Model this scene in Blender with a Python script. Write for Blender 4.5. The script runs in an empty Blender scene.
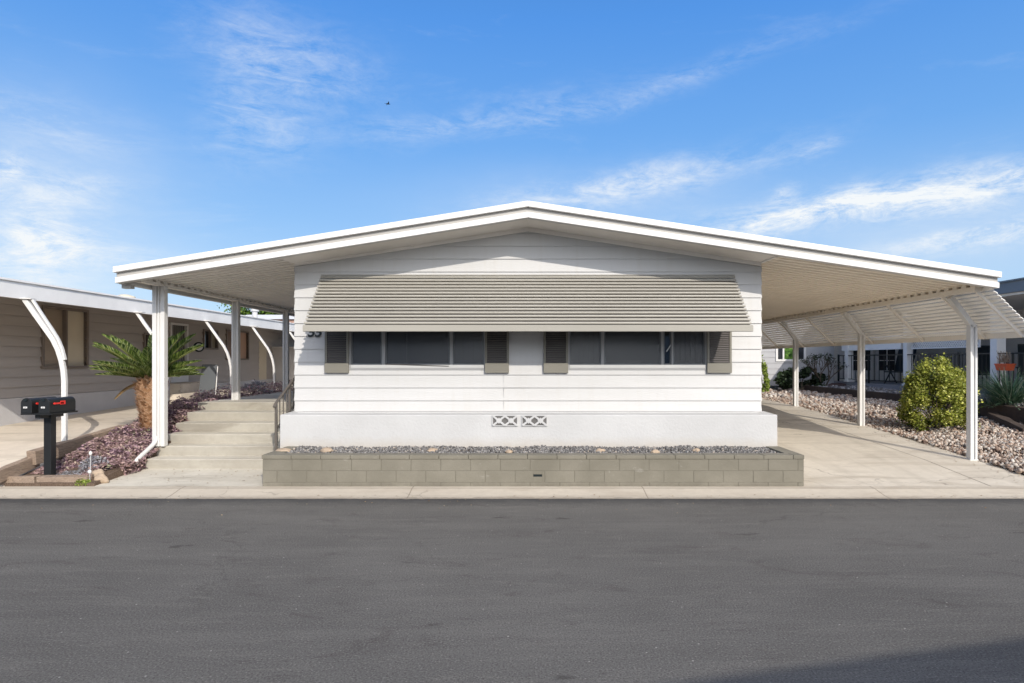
import bpy, math, random
import numpy as np
from mathutils import Vector, Matrix
random.seed(7); RNG = np.random.default_rng(11)
S = bpy.context.scene
COL = S.collection
R = math.radians
PI = math.pi
H = 1.75

# ------------------------------------------------------------------ object helpers
def empty(name, loc=(0, 0, 0), rz=0):
    o = bpy.data.objects.new(name, None); COL.objects.link(o)
    o.location = loc; o.rotation_euler = (0, 0, rz); o.empty_display_size = .2
    return o
def tag(o, label=None, cat=None, group=None, kind=None):
    if label: o['label'] = label
    if cat: o['category'] = cat
    if group: o['group'] = group
    if kind: o['kind'] = kind
    return o
def thing(name, label, cat, loc=(0, 0, 0), rz=0, group=None):
    return tag(empty(name, loc, rz), label, cat, group)

class MB:
    def __init__(s): s.v = []; s.f = []
    def quad(s, a, b, c, d):
        n = len(s.v); s.v += [tuple(a), tuple(b), tuple(c), tuple(d)]; s.f.append((n, n+1, n+2, n+3))
    def tri(s, a, b, c):
        n = len(s.v); s.v += [tuple(a), tuple(b), tuple(c)]; s.f.append((n, n+1, n+2))
    def hexa(s, p):   # 8 points: bottom 4 ccw, top 4 ccw
        n = len(s.v); s.v += [tuple(q) for q in p]
        for f in ((3,2,1,0),(4,5,6,7),(0,1,5,4),(1,2,6,5),(2,3,7,6),(3,0,4,7)): s.f.append(tuple(n+i for i in f))
    def box(s, x0, x1, y0, y1, z0, z1):
        s.hexa([(x0,y0,z0),(x1,y0,z0),(x1,y1,z0),(x0,y1,z0),(x0,y0,z1),(x1,y0,z1),(x1,y1,z1),(x0,y1,z1)])
    def obox(s, c, size, M):   # oriented box
        hx, hy, hz = [q/2 for q in size]; c = Vector(c)
        s.hexa([c + M @ Vector(q) for q in ((-hx,-hy,-hz),(hx,-hy,-hz),(hx,hy,-hz),(-hx,hy,-hz),(-hx,-hy,hz),(hx,-hy,hz),(hx,hy,hz),(-hx,hy,hz))])
    def bar(s, a, b, w, t, up=(0, 0, 1)):  # box from a to b
        a = Vector(a); b = Vector(b); d = (b-a); L = d.length; d.normalize()
        u = Vector(up); x = d.cross(u)
        if x.length < 1e-4: x = d.cross(Vector((0, 1, 0)))
        x.normalize(); z = x.cross(d)
        s.obox((a+b)/2, (w, L, t), Matrix((x, d, z)).transposed())
    def prism(s, poly, h0, h1, axis='z'):
        n = len(s.v); k = len(poly)
        def P(a, b, h):
            return {'z': (a, b, h), 'y': (a, h, b), 'x': (h, a, b)}[axis]
        s.v += [P(a, b, h0) for a, b in poly] + [P(a, b, h1) for a, b in poly]
        s.f.append(tuple(n+i for i in range(k))[::-1]); s.f.append(tuple(n+k+i for i in range(k)))
        for i in range(k): j = (i+1) % k; s.f.append((n+i, n+j, n+k+j, n+k+i))
    def tube(s, pts, rad, seg=10, cap=True):
        pts = [Vector(p) for p in pts]; m = len(pts)
        if not hasattr(rad, '__len__'): rad = [rad]*m
        n = len(s.v); prev = None
        for i, p in enumerate(pts):
            d = (pts[min(i+1, m-1)] - pts[max(i-1, 0)]).normalized()
            if prev is None:
                a = Vector((1, 0, 0)) if abs(d.x) < .8 else Vector((0, 1, 0))
                x = d.cross(a).normalized()
            else: x = (prev - d*prev.dot(d)).normalized()
            prev = x; y = d.cross(x)
            for k in range(seg):
                t = 2*PI*k/seg; s.v.append(tuple(p + (x*math.cos(t)+y*math.sin(t))*rad[i]))
        for i in range(m-1):
            for k in range(seg):
                j = (k+1) % seg; s.f.append((n+i*seg+k, n+i*seg+j, n+(i+1)*seg+j, n+(i+1)*seg+k))
        if cap:
            s.f.append(tuple(n+k for k in range(seg))[::-1]); s.f.append(tuple(n+(m-1)*seg+k for k in range(seg)))
    def sweep(s, pts, prof):   # pts in a plane of constant y; prof: list (n,y) offsets
        pts = [Vector(p) for p in pts]; m = len(pts); n = len(s.v); k = len(prof)
        for i, p in enumerate(pts):
            d = (pts[min(i+1, m-1)] - pts[max(i-1, 0)]).normalized(); nn = Vector((d.z, 0, -d.x))
            for a, b in prof: s.v.append(tuple(p + nn*a + Vector((0, b, 0))))
        for i in range(m-1):
            for q in range(k):
                j = (q+1) % k; s.f.append((n+i*k+q, n+i*k+j, n+(i+1)*k+j, n+(i+1)*k+q))
        s.f.append(tuple(n+q for q in range(k))[::-1]); s.f.append(tuple(n+(m-1)*k+q for q in range(k)))
    def build(s, name, mat, parent=None, smooth=False, bevel=0, origin=None):
        me = bpy.data.meshes.new(name)
        v = s.v
        if origin is not None: v = [(a-origin[0], b-origin[1], c-origin[2]) for a, b, c in v]
        me.from_pydata(v, [], s.f); me.update()
        import bmesh
        bm = bmesh.new(); bm.from_mesh(me); bmesh.ops.recalc_face_normals(bm, faces=bm.faces); bm.to_mesh(me); bm.free()
        return link(name, me, mat, parent, smooth, bevel, origin)
def link(name, me, mat, parent=None, smooth=False, bevel=0, origin=None):
    if not isinstance(mat, (list, tuple)): mat = [mat]
    for m in mat: me.materials.append(m)
    o = bpy.data.objects.new(name, me); COL.objects.link(o)
    if parent: o.parent = parent
    if origin is not None: o.location = origin
    if smooth:
        for p in me.polygons: p.use_smooth = True
    if bevel:
        b = o.modifiers.new('bevel', 'BEVEL'); b.width = bevel; b.segments = 2; b.limit_method = 'ANGLE'; b.angle_limit = R(40)
    return o
def copy_tree(o, parent=None):
    c = o.copy(); COL.objects.link(c); c.parent = parent
    for ch in [q for q in bpy.data.objects if q.parent == o]: copy_tree(ch, c)
    return c

# scatter: template verts/faces placed n times (numpy)
def scatter(name, tv, tf, pos, rot, scl, mat, parent=None, smooth=False, origin=None):
    tv = np.array(tv, float); n = len(pos); k = len(tv)
    V = np.einsum('nij,nkj->nki', rot, tv[None] * scl[:, None, :]) + pos[:, None, :]
    V = V.reshape(-1, 3)
    if origin is not None: V = V - np.array(origin)
    fs = len(tf[0]); F = (np.array(tf)[None] + (np.arange(n)*k)[:, None, None]).reshape(-1, fs)
    me = bpy.data.meshes.new(name)
    me.vertices.add(len(V)); me.vertices.foreach_set('co', V.ravel())
    me.loops.add(F.size); me.loops.foreach_set('vertex_index', F.ravel().astype(np.int32))
    me.polygons.add(len(F)); me.polygons.foreach_set('loop_start', (np.arange(len(F))*fs).astype(np.int32))
    me.polygons.foreach_set('loop_total', np.full(len(F), fs, np.int32))
    me.update(calc_edges=True); me.validate()
    return link(name, me, mat, parent, smooth, 0, origin)
def rrot(n, tilt=PI):
    a = RNG.uniform(0, 2*PI, n); b = RNG.uniform(-tilt, tilt, n); c = RNG.uniform(-tilt, tilt, n)
    ca, sa, cb, sb, cc, sc = np.cos(a), np.sin(a), np.cos(b), np.sin(b), np.cos(c), np.sin(c); Z = np.zeros(n); O = np.ones(n)
    A = np.array([[ca, -sa, Z], [sa, ca, Z], [Z, Z, O]]).transpose(2, 0, 1)
    B = np.array([[O, Z, Z], [Z, cb, -sb], [Z, sb, cb]]).transpose(2, 0, 1)
    C = np.array([[cc, Z, sc], [Z, O, Z], [-sc, Z, cc]]).transpose(2, 0, 1)
    return A @ B @ C
PHI = 1.618
ICO_V = np.array([(-1,PHI,0),(1,PHI,0),(-1,-PHI,0),(1,-PHI,0),(0,-1,PHI),(0,1,PHI),(0,-1,-PHI),(0,1,-PHI),(PHI,0,-1),(PHI,0,1),(-PHI,0,-1),(-PHI,0,1)])/1.9
ICO_F = [(0,11,5),(0,5,1),(0,1,7),(0,7,10),(0,10,11),(1,5,9),(5,11,4),(11,10,2),(10,7,6),(7,1,8),(3,9,4),(3,4,2),(3,2,6),(3,6,8),(3,8,9),(4,9,5),(2,4,11),(6,2,10),(8,6,7),(9,8,1)]
LEAF_V = [(-.5, 0, 0), (0, -.28, .06), (.5, 0, 0), (0, .28, .06)]
LEAF_F = [(0, 1, 2, 3)]

# ------------------------------------------------------------------ materials
class NT:
    def __init__(s, name):
        s.m = bpy.data.materials.new(name); s.m.use_nodes = True; s.t = s.m.node_tree; s.n = s.t.nodes; s.l = s.t.links
        s.b = s.n['Principled BSDF']; s.out = s.n['Material Output']
    def new(s, t, **k):
        n = s.n.new(t)
        for a, v in k.items(): setattr(n, a, v)
        return n
    def coord(s, scale=(1, 1, 1), world=False):
        if world: c = s.new('ShaderNodeNewGeometry').outputs['Position']
        else: c = s.new('ShaderNodeTexCoord').outputs['Object']
        m = s.new('ShaderNodeMapping'); m.inputs['Scale'].default_value = scale; s.l.new(c, m.inputs[0]); return m.outputs[0]
    def noise(s, co, scale, detail=4, rough=.55, dist=0):
        n = s.new('ShaderNodeTexNoise'); n.inputs['Scale'].default_value = scale; n.inputs['Detail'].default_value = detail
        n.inputs['Roughness'].default_value = rough; n.inputs['Distortion'].default_value = dist
        s.l.new(co, n.inputs['Vector']); return n.outputs['Fac']
    def ramp(s, fac, stops):
        r = s.new('ShaderNodeValToRGB'); e = r.color_ramp.elements
        while len(e) < len(stops): e.new(.5)
        for i, (p, c) in enumerate(stops):
            e[i].position = p; e[i].color = tuple(c)+(1,) if hasattr(c, '__len__') else (c, c, c, 1)
        s.l.new(fac, r.inputs[0]); return r.outputs[0]
    def mix(s, fac, a, b, mode='MIX'):
        m = s.new('ShaderNodeMix', data_type='RGBA', blend_type=mode)
        for sock, v in ((m.inputs[0], fac), (m.inputs[6], a), (m.inputs[7], b)):
            if isinstance(v, bpy.types.NodeSocket): s.l.new(v, sock)
            elif hasattr(v, '__len__'): sock.default_value = tuple(v)+(1,)
            elif sock.type == 'RGBA': sock.default_value = (v, v, v, 1)
            else: sock.default_value = v
        return m.outputs[2]
    def math(s, op, a, b=0, c=0):
        m = s.new('ShaderNodeMath', operation=op)
        for i, v in enumerate((a, b, c)):
            if isinstance(v, bpy.types.NodeSocket): s.l.new(v, m.inputs[i])
            else: m.inputs[i].default_value = v
        return m.outputs[0]
    def bump(s, h, strength=.3, dist=.01):
        b = s.new('ShaderNodeBump'); b.inputs['Strength'].default_value = strength; b.inputs['Distance'].default_value = dist
        s.l.new(h, b.inputs['Height']); s.l.new(b.outputs[0], s.b.inputs['Normal'])
    def done(s, col=None, rough=.6, metal=0, spec=.4):
        if col is not None:
            if isinstance(col, bpy.types.NodeSocket): s.l.new(col, s.b.inputs['Base Color'])
            else: s.b.inputs['Base Color'].default_value = tuple(col)+(1,)
        s.b.inputs['Roughness'].default_value = rough; s.b.inputs['Metallic'].default_value = metal
        s.b.inputs['Specular IOR Level'].default_value = spec
        return s.m
def scl(c, k): return tuple(q*k for q in c)
def paint(name, c, var=.08, dirt=.12, rough=.5, bump=.1, bs=60, bd=.002, spec=.35, stretch=(1, 1, 1)):
    t = NT(name); co = t.coord(stretch, world=True)
    a = t.noise(co, 1.3, 5, .6); b = t.noise(co, 14, 4, .6)
    col = t.mix(t.ramp(a, [(.35, 0), (.7, 1)]), scl(c, 1-dirt), scl(c, 1+var*.3))
    col = t.mix(t.math('MULTIPLY', b, var*2), col, scl(c, 1-var*2))
    t.bump(t.noise(co, bs, 3), bump, bd)
    return t.done(col, rough, 0, spec)
def leafmat(name, stops, patch=None, rough=.55, trans=.25, nscale=5):
    t = NT(name)
    g = t.new('ShaderNodeNewGeometry'); col = t.ramp(g.outputs['Random Per Island'], stops)
    if patch:
        n = t.noise(t.coord(world=True), nscale, 3); col = t.mix(t.ramp(n, [(.42, 0), (.6, 1)]), col, patch, 'MIX')
        col = t.mix(.5, col, t.ramp(g.outputs['Random Per Island'], stops))
    m = t.done(col, rough, 0, .3)
    tr = t.new('ShaderNodeBsdfTranslucent'); t.l.new(col, tr.inputs[0])
    mx = t.new('ShaderNodeMixShader'); mx.inputs[0].default_value = trans
    t.l.new(t.b.outputs[0], mx.inputs[1]); t.l.new(tr.outputs[0], mx.inputs[2]); t.l.new(mx.outputs[0], t.out.inputs[0])
    return m
def stonemat(name, stops, rough=.8):
    t = NT(name); g = t.new('ShaderNodeNewGeometry'); col = t.ramp(g.outputs['Random Per Island'], stops)
    n = t.noise(t.coord(world=True), 40, 4); col = t.mix(t.math('MULTIPLY', n, .45), col, (.16, .145, .13))
    t.bump(n, .3, .004); return t.done(col, rough, 0, .25)

def mk_oldpaint():
    t = NT('white_siding_paint'); co = t.coord(world=True); sep = t.new('ShaderNodeSeparateXYZ'); t.l.new(co, sep.inputs[0])
    a = t.noise(t.coord((.5, 1, 1.2), True), 1.1, 5, .6); st = t.noise(t.coord((7, 7, .35), True), 1.6, 6, .65); f = t.noise(co, 22, 5, .65)
    c = t.mix(t.ramp(a, [(.35, 0), (.7, 1)]), (.495, .49, .478), (.535, .532, .525))
    c = t.mix(t.math('MULTIPLY', t.ramp(st, [(.52, 0), (.75, 1)]), .35), c, (.46, .44, .40))
    c = t.mix(t.math('MULTIPLY', t.ramp(f, [(.55, 0), (.8, 1)]), .35), c, (.47, .455, .42))
    low = t.ramp(t.math('ADD', sep.outputs[2], t.math('MULTIPLY', a, .5)), [(1.15, .0), (1.6, 0)])
    w_ = t.noise(t.coord((.5, 1, 3), True), 1.3, 2); t.bump(t.math('ADD', t.math('MULTIPLY', w_, 1.0), t.math('MULTIPLY', t.noise(co, 60, 3), .04)), .35, .02)
    return t.done(c, .5, 0, .3)
WHITE = mk_oldpaint()
TRIMW = paint('white_metal_trim', (.68, .67, .65), .03, .05, .4, .03)
GREYT = paint('grey_flashing', (.42, .40, .37), .05, .1, .5, .03)
SOFW = paint('beige_soffit_panels', (.92, .84, .72), .04, .08, .5, .04)
SOFL = paint('warm_white_soffit', (.88, .84, .78), .04, .08, .5, .04)
TRIMB = paint('beige_trim', (.30, .28, .235), .06, .1, .55, .05)
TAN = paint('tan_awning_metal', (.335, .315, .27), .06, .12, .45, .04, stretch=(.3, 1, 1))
TANIN = paint('awning_inner_shade_tone', (.245, .222, .188), .06, .1, .5, .04)  # darker than the outer slats: shade between the blades put into the colour
LOUV = paint('cream_louver_metal', (.93, .91, .87), .05, .08, .45, .04)
LOUVR = paint('cream_rafter_metal', (.82, .77, .69), .05, .08, .5, .04)
POSTM = paint('white_post_metal', (.64, .63, .61), .04, .08, .4, .03)
POSTG = paint('grey_groove_metal', (.45, .45, .45), .04, .08, .5, .03)
NSIDE = paint('grey_tan_siding', (.42, .385, .355), .05, .08, .6, .08, stretch=(.4, .4, 3))
NSKIRT = paint('grey_skirt_stucco', (.56, .55, .55), .07, .1, .8, .4, 40, .01)
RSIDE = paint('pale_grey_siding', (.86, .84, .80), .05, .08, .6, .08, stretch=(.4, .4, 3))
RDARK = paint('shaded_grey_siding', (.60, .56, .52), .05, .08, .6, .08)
BLACK = paint('black_metal', (.012, .018, .02), .1, .1, .4, .05)
MBOX = paint('black_mailbox_metal', (.017, .018, .019), .2, .3, .42, .1, 30)
RED = paint('red_flag_plastic', (.75, .04, .03), .05, .1, .4, .02)
BRONZE = paint('taupe_handrail_metal', (.12, .105, .09), .1, .1, .45, .05)
ORANGE = paint('terracotta_orange_planter', (.80, .14, .05), .1, .1, .6, .05)
CREAMP = paint('cream_blind', (.62, .55, .42), .05, .05, .7, .02)
PEACH = paint('peach_blind', (.50, .33, .24), .05, .05, .7, .02)
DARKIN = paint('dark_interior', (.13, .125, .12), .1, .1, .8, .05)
BLINDG = paint('grey_vertical_blind', (.32, .31, .30), .05, .05, .8, .02)
ROOFG = paint('grey_roof_fascia', (.16, .19, .22), .05, .1, .6, .05)
DKBRN = paint('dark_brown_boards', (.055, .042, .035), .1, .1, .7, .1)

def mk_stucco():
    t = NT('white_stucco'); co = t.coord(world=True)
    a = t.noise(co, 25, 6, .65); b = t.noise(co, 1.1, 4)
    c = t.mix(t.ramp(b, [(.35, 0), (.7, 1)]), (.46, .458, .45), (.51, .508, .50))
    sep = t.new('ShaderNodeSeparateXYZ'); t.l.new(co, sep.inputs[0])
    d = t.math('ADD', sep.outputs[2], t.math('MULTIPLY', t.noise(co, 6, 4), .12))
    c = t.mix(t.ramp(d, [(.48, .9), (.68, 0)]), c, (.44, .40, .345))
    t.bump(a, .45, .012); return t.done(c, .85, 0, .2)
STUCCO = mk_stucco()
def mk_concrete(name, c1, c2, stain, joints=None, cracks=True, sc=1.0, riser_shade=None, tyre=0, gut=0):
    t = NT(name); co = t.coord(world=True)
    a = t.noise(co, .55*sc, 5, .6, .4); b = t.noise(co, 9, 6, .65); f = t.noise(co, 140, 2)
    st = t.noise(t.coord((.5, 2.2, 2), True), 1.4, 5, .6, .6)
    c = t.mix(t.ramp(a, [(.35, 0), (.68, 1)]), c1, c2)
    c = t.mix(t.math('MULTIPLY', t.ramp(b, [(.4, 0), (.75, 1)]), .35), c, scl(c1, .72))
    c = t.mix(t.math('MULTIPLY', t.ramp(st, [(.50, 0), (.70, 1)]), .7), c, stain)
    c = t.mix(t.math('MULTIPLY', f, .25), c, scl(c1, .6))
    if cracks:
        v = t.new('ShaderNodeTexVoronoi', feature='DISTANCE_TO_EDGE'); v.inputs['Scale'].default_value = .42
        dn = t.new('ShaderNodeTexNoise'); dn.inputs['Scale'].default_value = 1.7; dn.inputs['Detail'].default_value = 6; t.l.new(co, dn.inputs['Vector'])
        vv = t.new('ShaderNodeVectorMath', operation='MULTIPLY_ADD'); t.l.new(dn.outputs['Color'], vv.inputs[0]); vv.inputs[1].default_value = (.9, .9, .9); t.l.new(co, vv.inputs[2])
        t.l.new(vv.outputs[0], v.inputs['Vector'])
        cr = t.ramp(v.outputs['Distance'], [(.0, 1), (.006, 0)])
        gate = t.ramp(t.noise(co, .5, 2), [(.5, 0), (.56, 1)])
        c = t.mix(t.math('MULTIPLY', t.math('MULTIPLY', cr, gate), .6), c, (.16, .14, .12))
    if tyre:
        ty = t.noise(t.coord((2.2, .28, 1), True), 1.2, 6, .65, .3); c = t.mix(t.math('MULTIPLY', t.ramp(ty, [(.50, 0), (.70, 1)]), .45), c, (.36, .32, .26))
        sp_ = t.noise(co, 2.4, 4, .6); c = t.mix(t.ramp(sp_, [(.68, 0), (.74, .5)]), c, (.20, .17, .14))
    if gut:
        sx = t.new('ShaderNodeSeparateXYZ'); t.l.new(co, sx.inputs[0])
        fr = t.math('FRACT', t.math('DIVIDE', t.math('ADD', sx.outputs[0], t.math('MULTIPLY', f, .01)), 3.05)); jt = t.ramp(t.math('ABSOLUTE', t.math('SUBTRACT', fr, .5)), [(0, 1), (.003, 0)])
        c = t.mix(t.math('MULTIPLY', jt, .8), c, (.16, .13, .10))
        ed = t.ramp(t.math('ADD', sx.outputs[1], t.math('MULTIPLY', t.noise(co, 5, 5, .7), .12)), [(.0, 0), (1, 1)])
        d1 = t.math('MULTIPLY', t.math('LESS_THAN', t.math('ADD', sx.outputs[1], t.math('MULTIPLY', t.noise(co, 5, 5, .7), -.16)), 8.035), .55); c = t.mix(d1, c, (.19, .165, .135))
        d2 = t.math('MULTIPLY', t.math('LESS_THAN', t.math('ABSOLUTE', t.math('SUBTRACT', t.math('ADD', sx.outputs[1], t.math('MULTIPLY', t.noise(co, 9, 4), .03)), 8.46)), .014), .45); c = t.mix(d2, c, (.26, .22, .17))
    if riser_shade:  # vertical faces darkened in colour to balance the stronger sun on them
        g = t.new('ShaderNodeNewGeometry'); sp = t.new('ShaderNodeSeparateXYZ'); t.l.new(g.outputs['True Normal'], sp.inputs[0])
        c = t.mix(t.ramp(sp.outputs[2], [(.3, 1), (.8, 0)]), c, t.mix(1, c, (riser_shade, riser_shade, riser_shade), 'MULTIPLY'))
    t.bump(t.math('ADD', b, t.math('MULTIPLY', f, .6)), .25, .006)
    return t.done(c, .85, 0, .2)
CONC = mk_concrete('driveway_concrete', (.55, .495, .41), (.65, .59, .49), (.38, .33, .26), tyre=1)
CONCS = mk_concrete('step_concrete', (.54, .50, .42), (.64, .60, .51), (.32, .285, .23), cracks=False, sc=2, riser_shade=.66)
CONCG = mk_concrete('gutter_concrete', (.48, .425, .345), (.56, .50, .405), (.38, .32, .25), gut=1)
CONCN = mk_concrete('neighbour_concrete', (.60, .53, .44), (.72, .64, .53), (.46, .40, .32))

def mk_asphalt():
    t = NT('asphalt'); co = t.coord(world=True)
    sep = t.new('ShaderNodeSeparateXYZ'); t.l.new(co, sep.inputs[0])
    a = t.noise(co, .35, 6, .6, .5)
    f = t.noise(co, 75, 4, .78); g = t.noise(co, 30, 4, .7)
    c = t.mix(t.ramp(a, [(.35, 0), (.65, 1)]), (.118, .113, .104), (.148, .142, .130))
    # worn pale streaks running with the traffic
    st = t.noise(t.coord((.28, 2.3, 1), True), 1.0, 9, .74, .35)
    c = t.mix(t.math('MULTIPLY', t.ramp(st, [(.48, 0), (.68, 1)]), .5), c, (.185, .176, .16))
    st2 = t.noise(t.coord((.8, 4.5, 1), True), 2.2, 9, .78, .5)
    c = t.mix(t.math('MULTIPLY', t.ramp(st2, [(.52, 0), (.70, 1)]), .5), c, (.20, .188, .168))
    # sealer scuffs
    sc = t.noise(t.coord((.9, 1.6, 1), True), 1.5, 9, .75, 1.2)
    c = t.mix(t.math('MULTIPLY', t.ramp(sc, [(.55, 0), (.68, 1)]), .4), c, (.060, .049, .047))
    # aggregate speckle
    c = t.mix(t.ramp(f, [(.38, .55), (.48, 0)]), c, (.04, .027, .026))
    c = t.mix(t.math('MULTIPLY', t.ramp(f, [(.55, 0), (.68, 1)]), t.ramp(g, [(.35, .25), (.65, .8)])), c, (.36, .345, .31))
    v = t.new('ShaderNodeTexVoronoi'); v.inputs['Scale'].default_value = 7; t.l.new(co, v.inputs['Vector'])
    c = t.mix(t.ramp(v.outputs['Distance'], [(.03, .8), (.055, 0)]), c, (.40, .38, .34))
    # hairline cracks, filled with dust
    dn = t.new('ShaderNodeTexNoise'); dn.inputs['Scale'].default_value = 1.3; dn.inputs['Detail'].default_value = 8; dn.inputs['Roughness'].default_value = .65; t.l.new(co, dn.inputs['Vector'])
    vv = t.new('ShaderNodeVectorMath', operation='MULTIPLY_ADD'); t.l.new(dn.outputs['Color'], vv.inputs[0]); vv.inputs[1].default_value = (1.6, 1.2, 0); t.l.new(co, vv.inputs[2])
    vc = t.new('ShaderNodeTexVoronoi', feature='DISTANCE_TO_EDGE'); vc.inputs['Scale'].default_value = .33; t.l.new(vv.outputs[0], vc.inputs['Vector'])
    gate = t.ramp(t.noise(co, .45, 3), [(.50, 0), (.58, 1)])
    c = t.mix(t.math('MULTIPLY', t.math('MULTIPLY', t.ramp(vc.outputs['Distance'], [(0, 1), (.005, 0)]), gate), .28), c, (.035, .033, .03))
    # fresh dark sealer along the gutter and a few oil spots
    edge = t.ramp(t.math('ADD', t.math('DIVIDE', sep.outputs[1], 10), t.math('MULTIPLY', t.noise(co, 3, 5, .7), .05)), [(.79, 0), (.825, .7)])
    c = t.mix(edge, c, (.055, .055, .056))
    oil = t.noise(t.coord((1.3, 2.6, 1), True), .85, 4, .6); c = t.mix(t.ramp(oil, [(.66, 0), (.72, .6)]), c, (.040, .037, .034))
    dust = t.math('MULTIPLY', t.ramp(t.math('ADD', t.math('DIVIDE', sep.outputs[1], 10), t.math('MULTIPLY', t.noise(co, 7, 5, .7), .02)), [(.812, 0), (.82, 1)]), t.ramp(t.noise(co, 4, 4, .7), [(.48, 0), (.62, .8)]))
    c = t.mix(dust, c, (.30, .26, .21))
    t.bump(t.math('ADD', t.math('MULTIPLY', g, .5), f), .6, .007)
    return t.done(c, .95, 0, .03)
ASPH = mk_asphalt()
def mk_block():
    t = NT('painted_block'); co = t.coord(world=True)
    b = t.noise(co, 60, 4, .7); a = t.noise(co, 2.2, 4)
    c = t.mix(t.ramp(a, [(.35, 0), (.7, 1)]), (.175, .162, .128), (.225, .208, .167))
    c = t.mix(t.math('MULTIPLY', t.ramp(b, [(.5, 0), (.75, 1)]), .5), c, (.17, .155, .125))
    g = t.new('ShaderNodeNewGeometry'); c = t.mix(1, c, t.ramp(g.outputs['Random Per Island'], [(0, .95), (1, 1.0)]), 'MULTIPLY')
    sep = t.new('ShaderNodeSeparateXYZ'); t.l.new(co, sep.inputs[0])
    low = t.math('ADD', sep.outputs[2], t.math('MULTIPLY', t.noise(co, 5, 5, .7), .3)); c = t.mix(t.ramp(low, [(.16, .55), (.26, 0)]), c, (.12, .105, .085))
    ef = t.noise(t.coord((1.5, 1, 3), True), 3, 6, .75); c = t.mix(t.ramp(ef, [(.62, 0), (.75, .35)]), c, (.42, .40, .36))
    t.bump(b, .5, .006); return t.done(c, .85, 0, .2)
BLOCK = mk_block()
MORTAR = paint('block_joint', (.165, .152, .12), .1, .2, .9, .3)
def mk_wood():
    t = NT('weathered_timber'); co = t.coord((6, 1.2, 14), True); a = t.noise(co, 4, 6, .7, 1.5); b = t.noise(t.coord(world=True), 3, 3)
    c = t.ramp(a, [(.3, (.12, .085, .06)), (.5, (.30, .22, .16)), (.75, (.46, .36, .27))]); c = t.mix(t.math('MULTIPLY', b, .4), c, (.28, .24, .21))
    t.bump(a, .7, .02); return t.done(c, .9, 0, .15)
WOOD = mk_wood()
def mk_soil(name, c1, c2):
    t = NT(name); co = t.coord(world=True); a = t.noise(co, 12, 6, .7); b = t.noise(co, 70, 4, .7)
    c = t.mix(a, c1, c2); c = t.mix(t.ramp(b, [(.4, .7), (.6, 0)]), c, scl(c1, .4)); t.bump(b, .8, .03); return t.done(c, .95, 0, .1)
SOIL = mk_soil('garden_soil', (.13, .09, .065), (.27, .20, .15))
DIRT = mk_soil('dry_ground', (.22, .19, .16), (.33, .29, .25))
GRAVBASE = mk_soil('gravel_base', (.10, .08, .07), (.25, .18, .15))
def mk_glass(name, tint=.55, rough=.03, fac_add=.12):
    t = NT(name); t.n.remove(t.b)
    tr = t.new('ShaderNodeBsdfTransparent'); tr.inputs[0].default_value = (tint, tint*.98, tint*.94, 1)
    gl = t.new('ShaderNodeBsdfGlossy'); gl.inputs['Roughness'].default_value = rough; gl.inputs[0].default_value = (.85, .88, .92, 1)
    fr = t.new('ShaderNodeFresnel'); fr.inputs[0].default_value = 1.5
    n = t.noise(t.coord(world=True), 1.5, 2); bp = t.new('ShaderNodeBump'); bp.inputs['Strength'].default_value = .06; bp.inputs['Distance'].default_value = .02; t.l.new(n, bp.inputs['Height']); t.l.new(bp.outputs[0], gl.inputs['Normal'])
    mx = t.new('ShaderNodeMixShader'); t.l.new(t.math('ADD', fr.outputs[0], fac_add), mx.inputs[0]); t.l.new(tr.outputs[0], mx.inputs[1]); t.l.new(gl.outputs[0], mx.inputs[2]); t.l.new(mx.outputs[0], t.out.inputs[0])
    return t.m
GLASS = mk_glass('window_glass', .6, .06, .07)
SCREENG = mk_glass('screened_glass', .5, .35, .05)
def mk_darkglass(name, c, r=.08):
    t = NT(name); n = t.noise(t.coord(world=True), 2.0, 3); col = t.mix(n, c, scl(c, 1.6)); return t.done(col, r, 0, .6)
DGLASS = mk_darkglass('dark_window_glass', (.02, .022, .026))
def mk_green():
    t = NT('painted_reflection_pane'); n = t.noise(t.coord(world=True), 9, 4, .7); return t.done(t.ramp(n, [(.38, (.02, .05, .01)), (.55, (.08, .17, .03)), (.7, (.2, .3, .07))]), .15, 0, .5)  # green tree reflection painted into the pane's base colour
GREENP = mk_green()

BARK = mk_soil('palm_bark', (.28, .15, .08), (.66, .42, .26))
TRUNK = mk_soil('tree_bark', (.10, .08, .06), (.2, .16, .12))
PALM = leafmat('palm_frond_leaf', [(0, (.04, .075, .02)), (.5, (.13, .20, .04)), (.85, (.34, .42, .10)), (1, (.62, .66, .40))])
PALMY = leafmat('palm_rachis', [(0, (.22, .25, .07)), (1, (.30, .30, .10))])
PURP = leafmat('purple_ground_cover', [(0, (.06, .035, .05)), (.3, (.22, .13, .18)), (.55, (.40, .28, .31)), (.78, (.50, .33, .34)), (.92, (.56, .46, .36)), (1, (.28, .32, .18))], (.46, .32, .27), nscale=2.6)
GREYB = leafmat('silver_leaf', [(0, (.20, .21, .22)), (.6, (.34, .34, .36)), (1, (.48, .44, .50))])
WEED = leafmat('bright_weed_leaf', [(0, (.14, .20, .03)), (1, (.36, .44, .10))])
YBUSH = leafmat('yellow_green_leaf', [(0, (.09, .12, .015)), (.4, (.27, .30, .04)), (.8, (.52, .52, .10)), (1, (.70, .68, .28))], (.13, .17, .03), nscale=4)
DGREEN = leafmat('dark_shrub_leaf', [(0, (.012, .02, .01)), (.7, (.03, .05, .02)), (1, (.07, .11, .05))])
BLUEG = leafmat('blue_green_needle', [(0, (.05, .12, .06)), (.6, (.14, .24, .14)), (1, (.42, .44, .30))])
TREEL = leafmat('tree_leaf', [(0, (.03, .07, .01)), (.6, (.09, .17, .02)), (1, (.22, .30, .05))])
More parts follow.
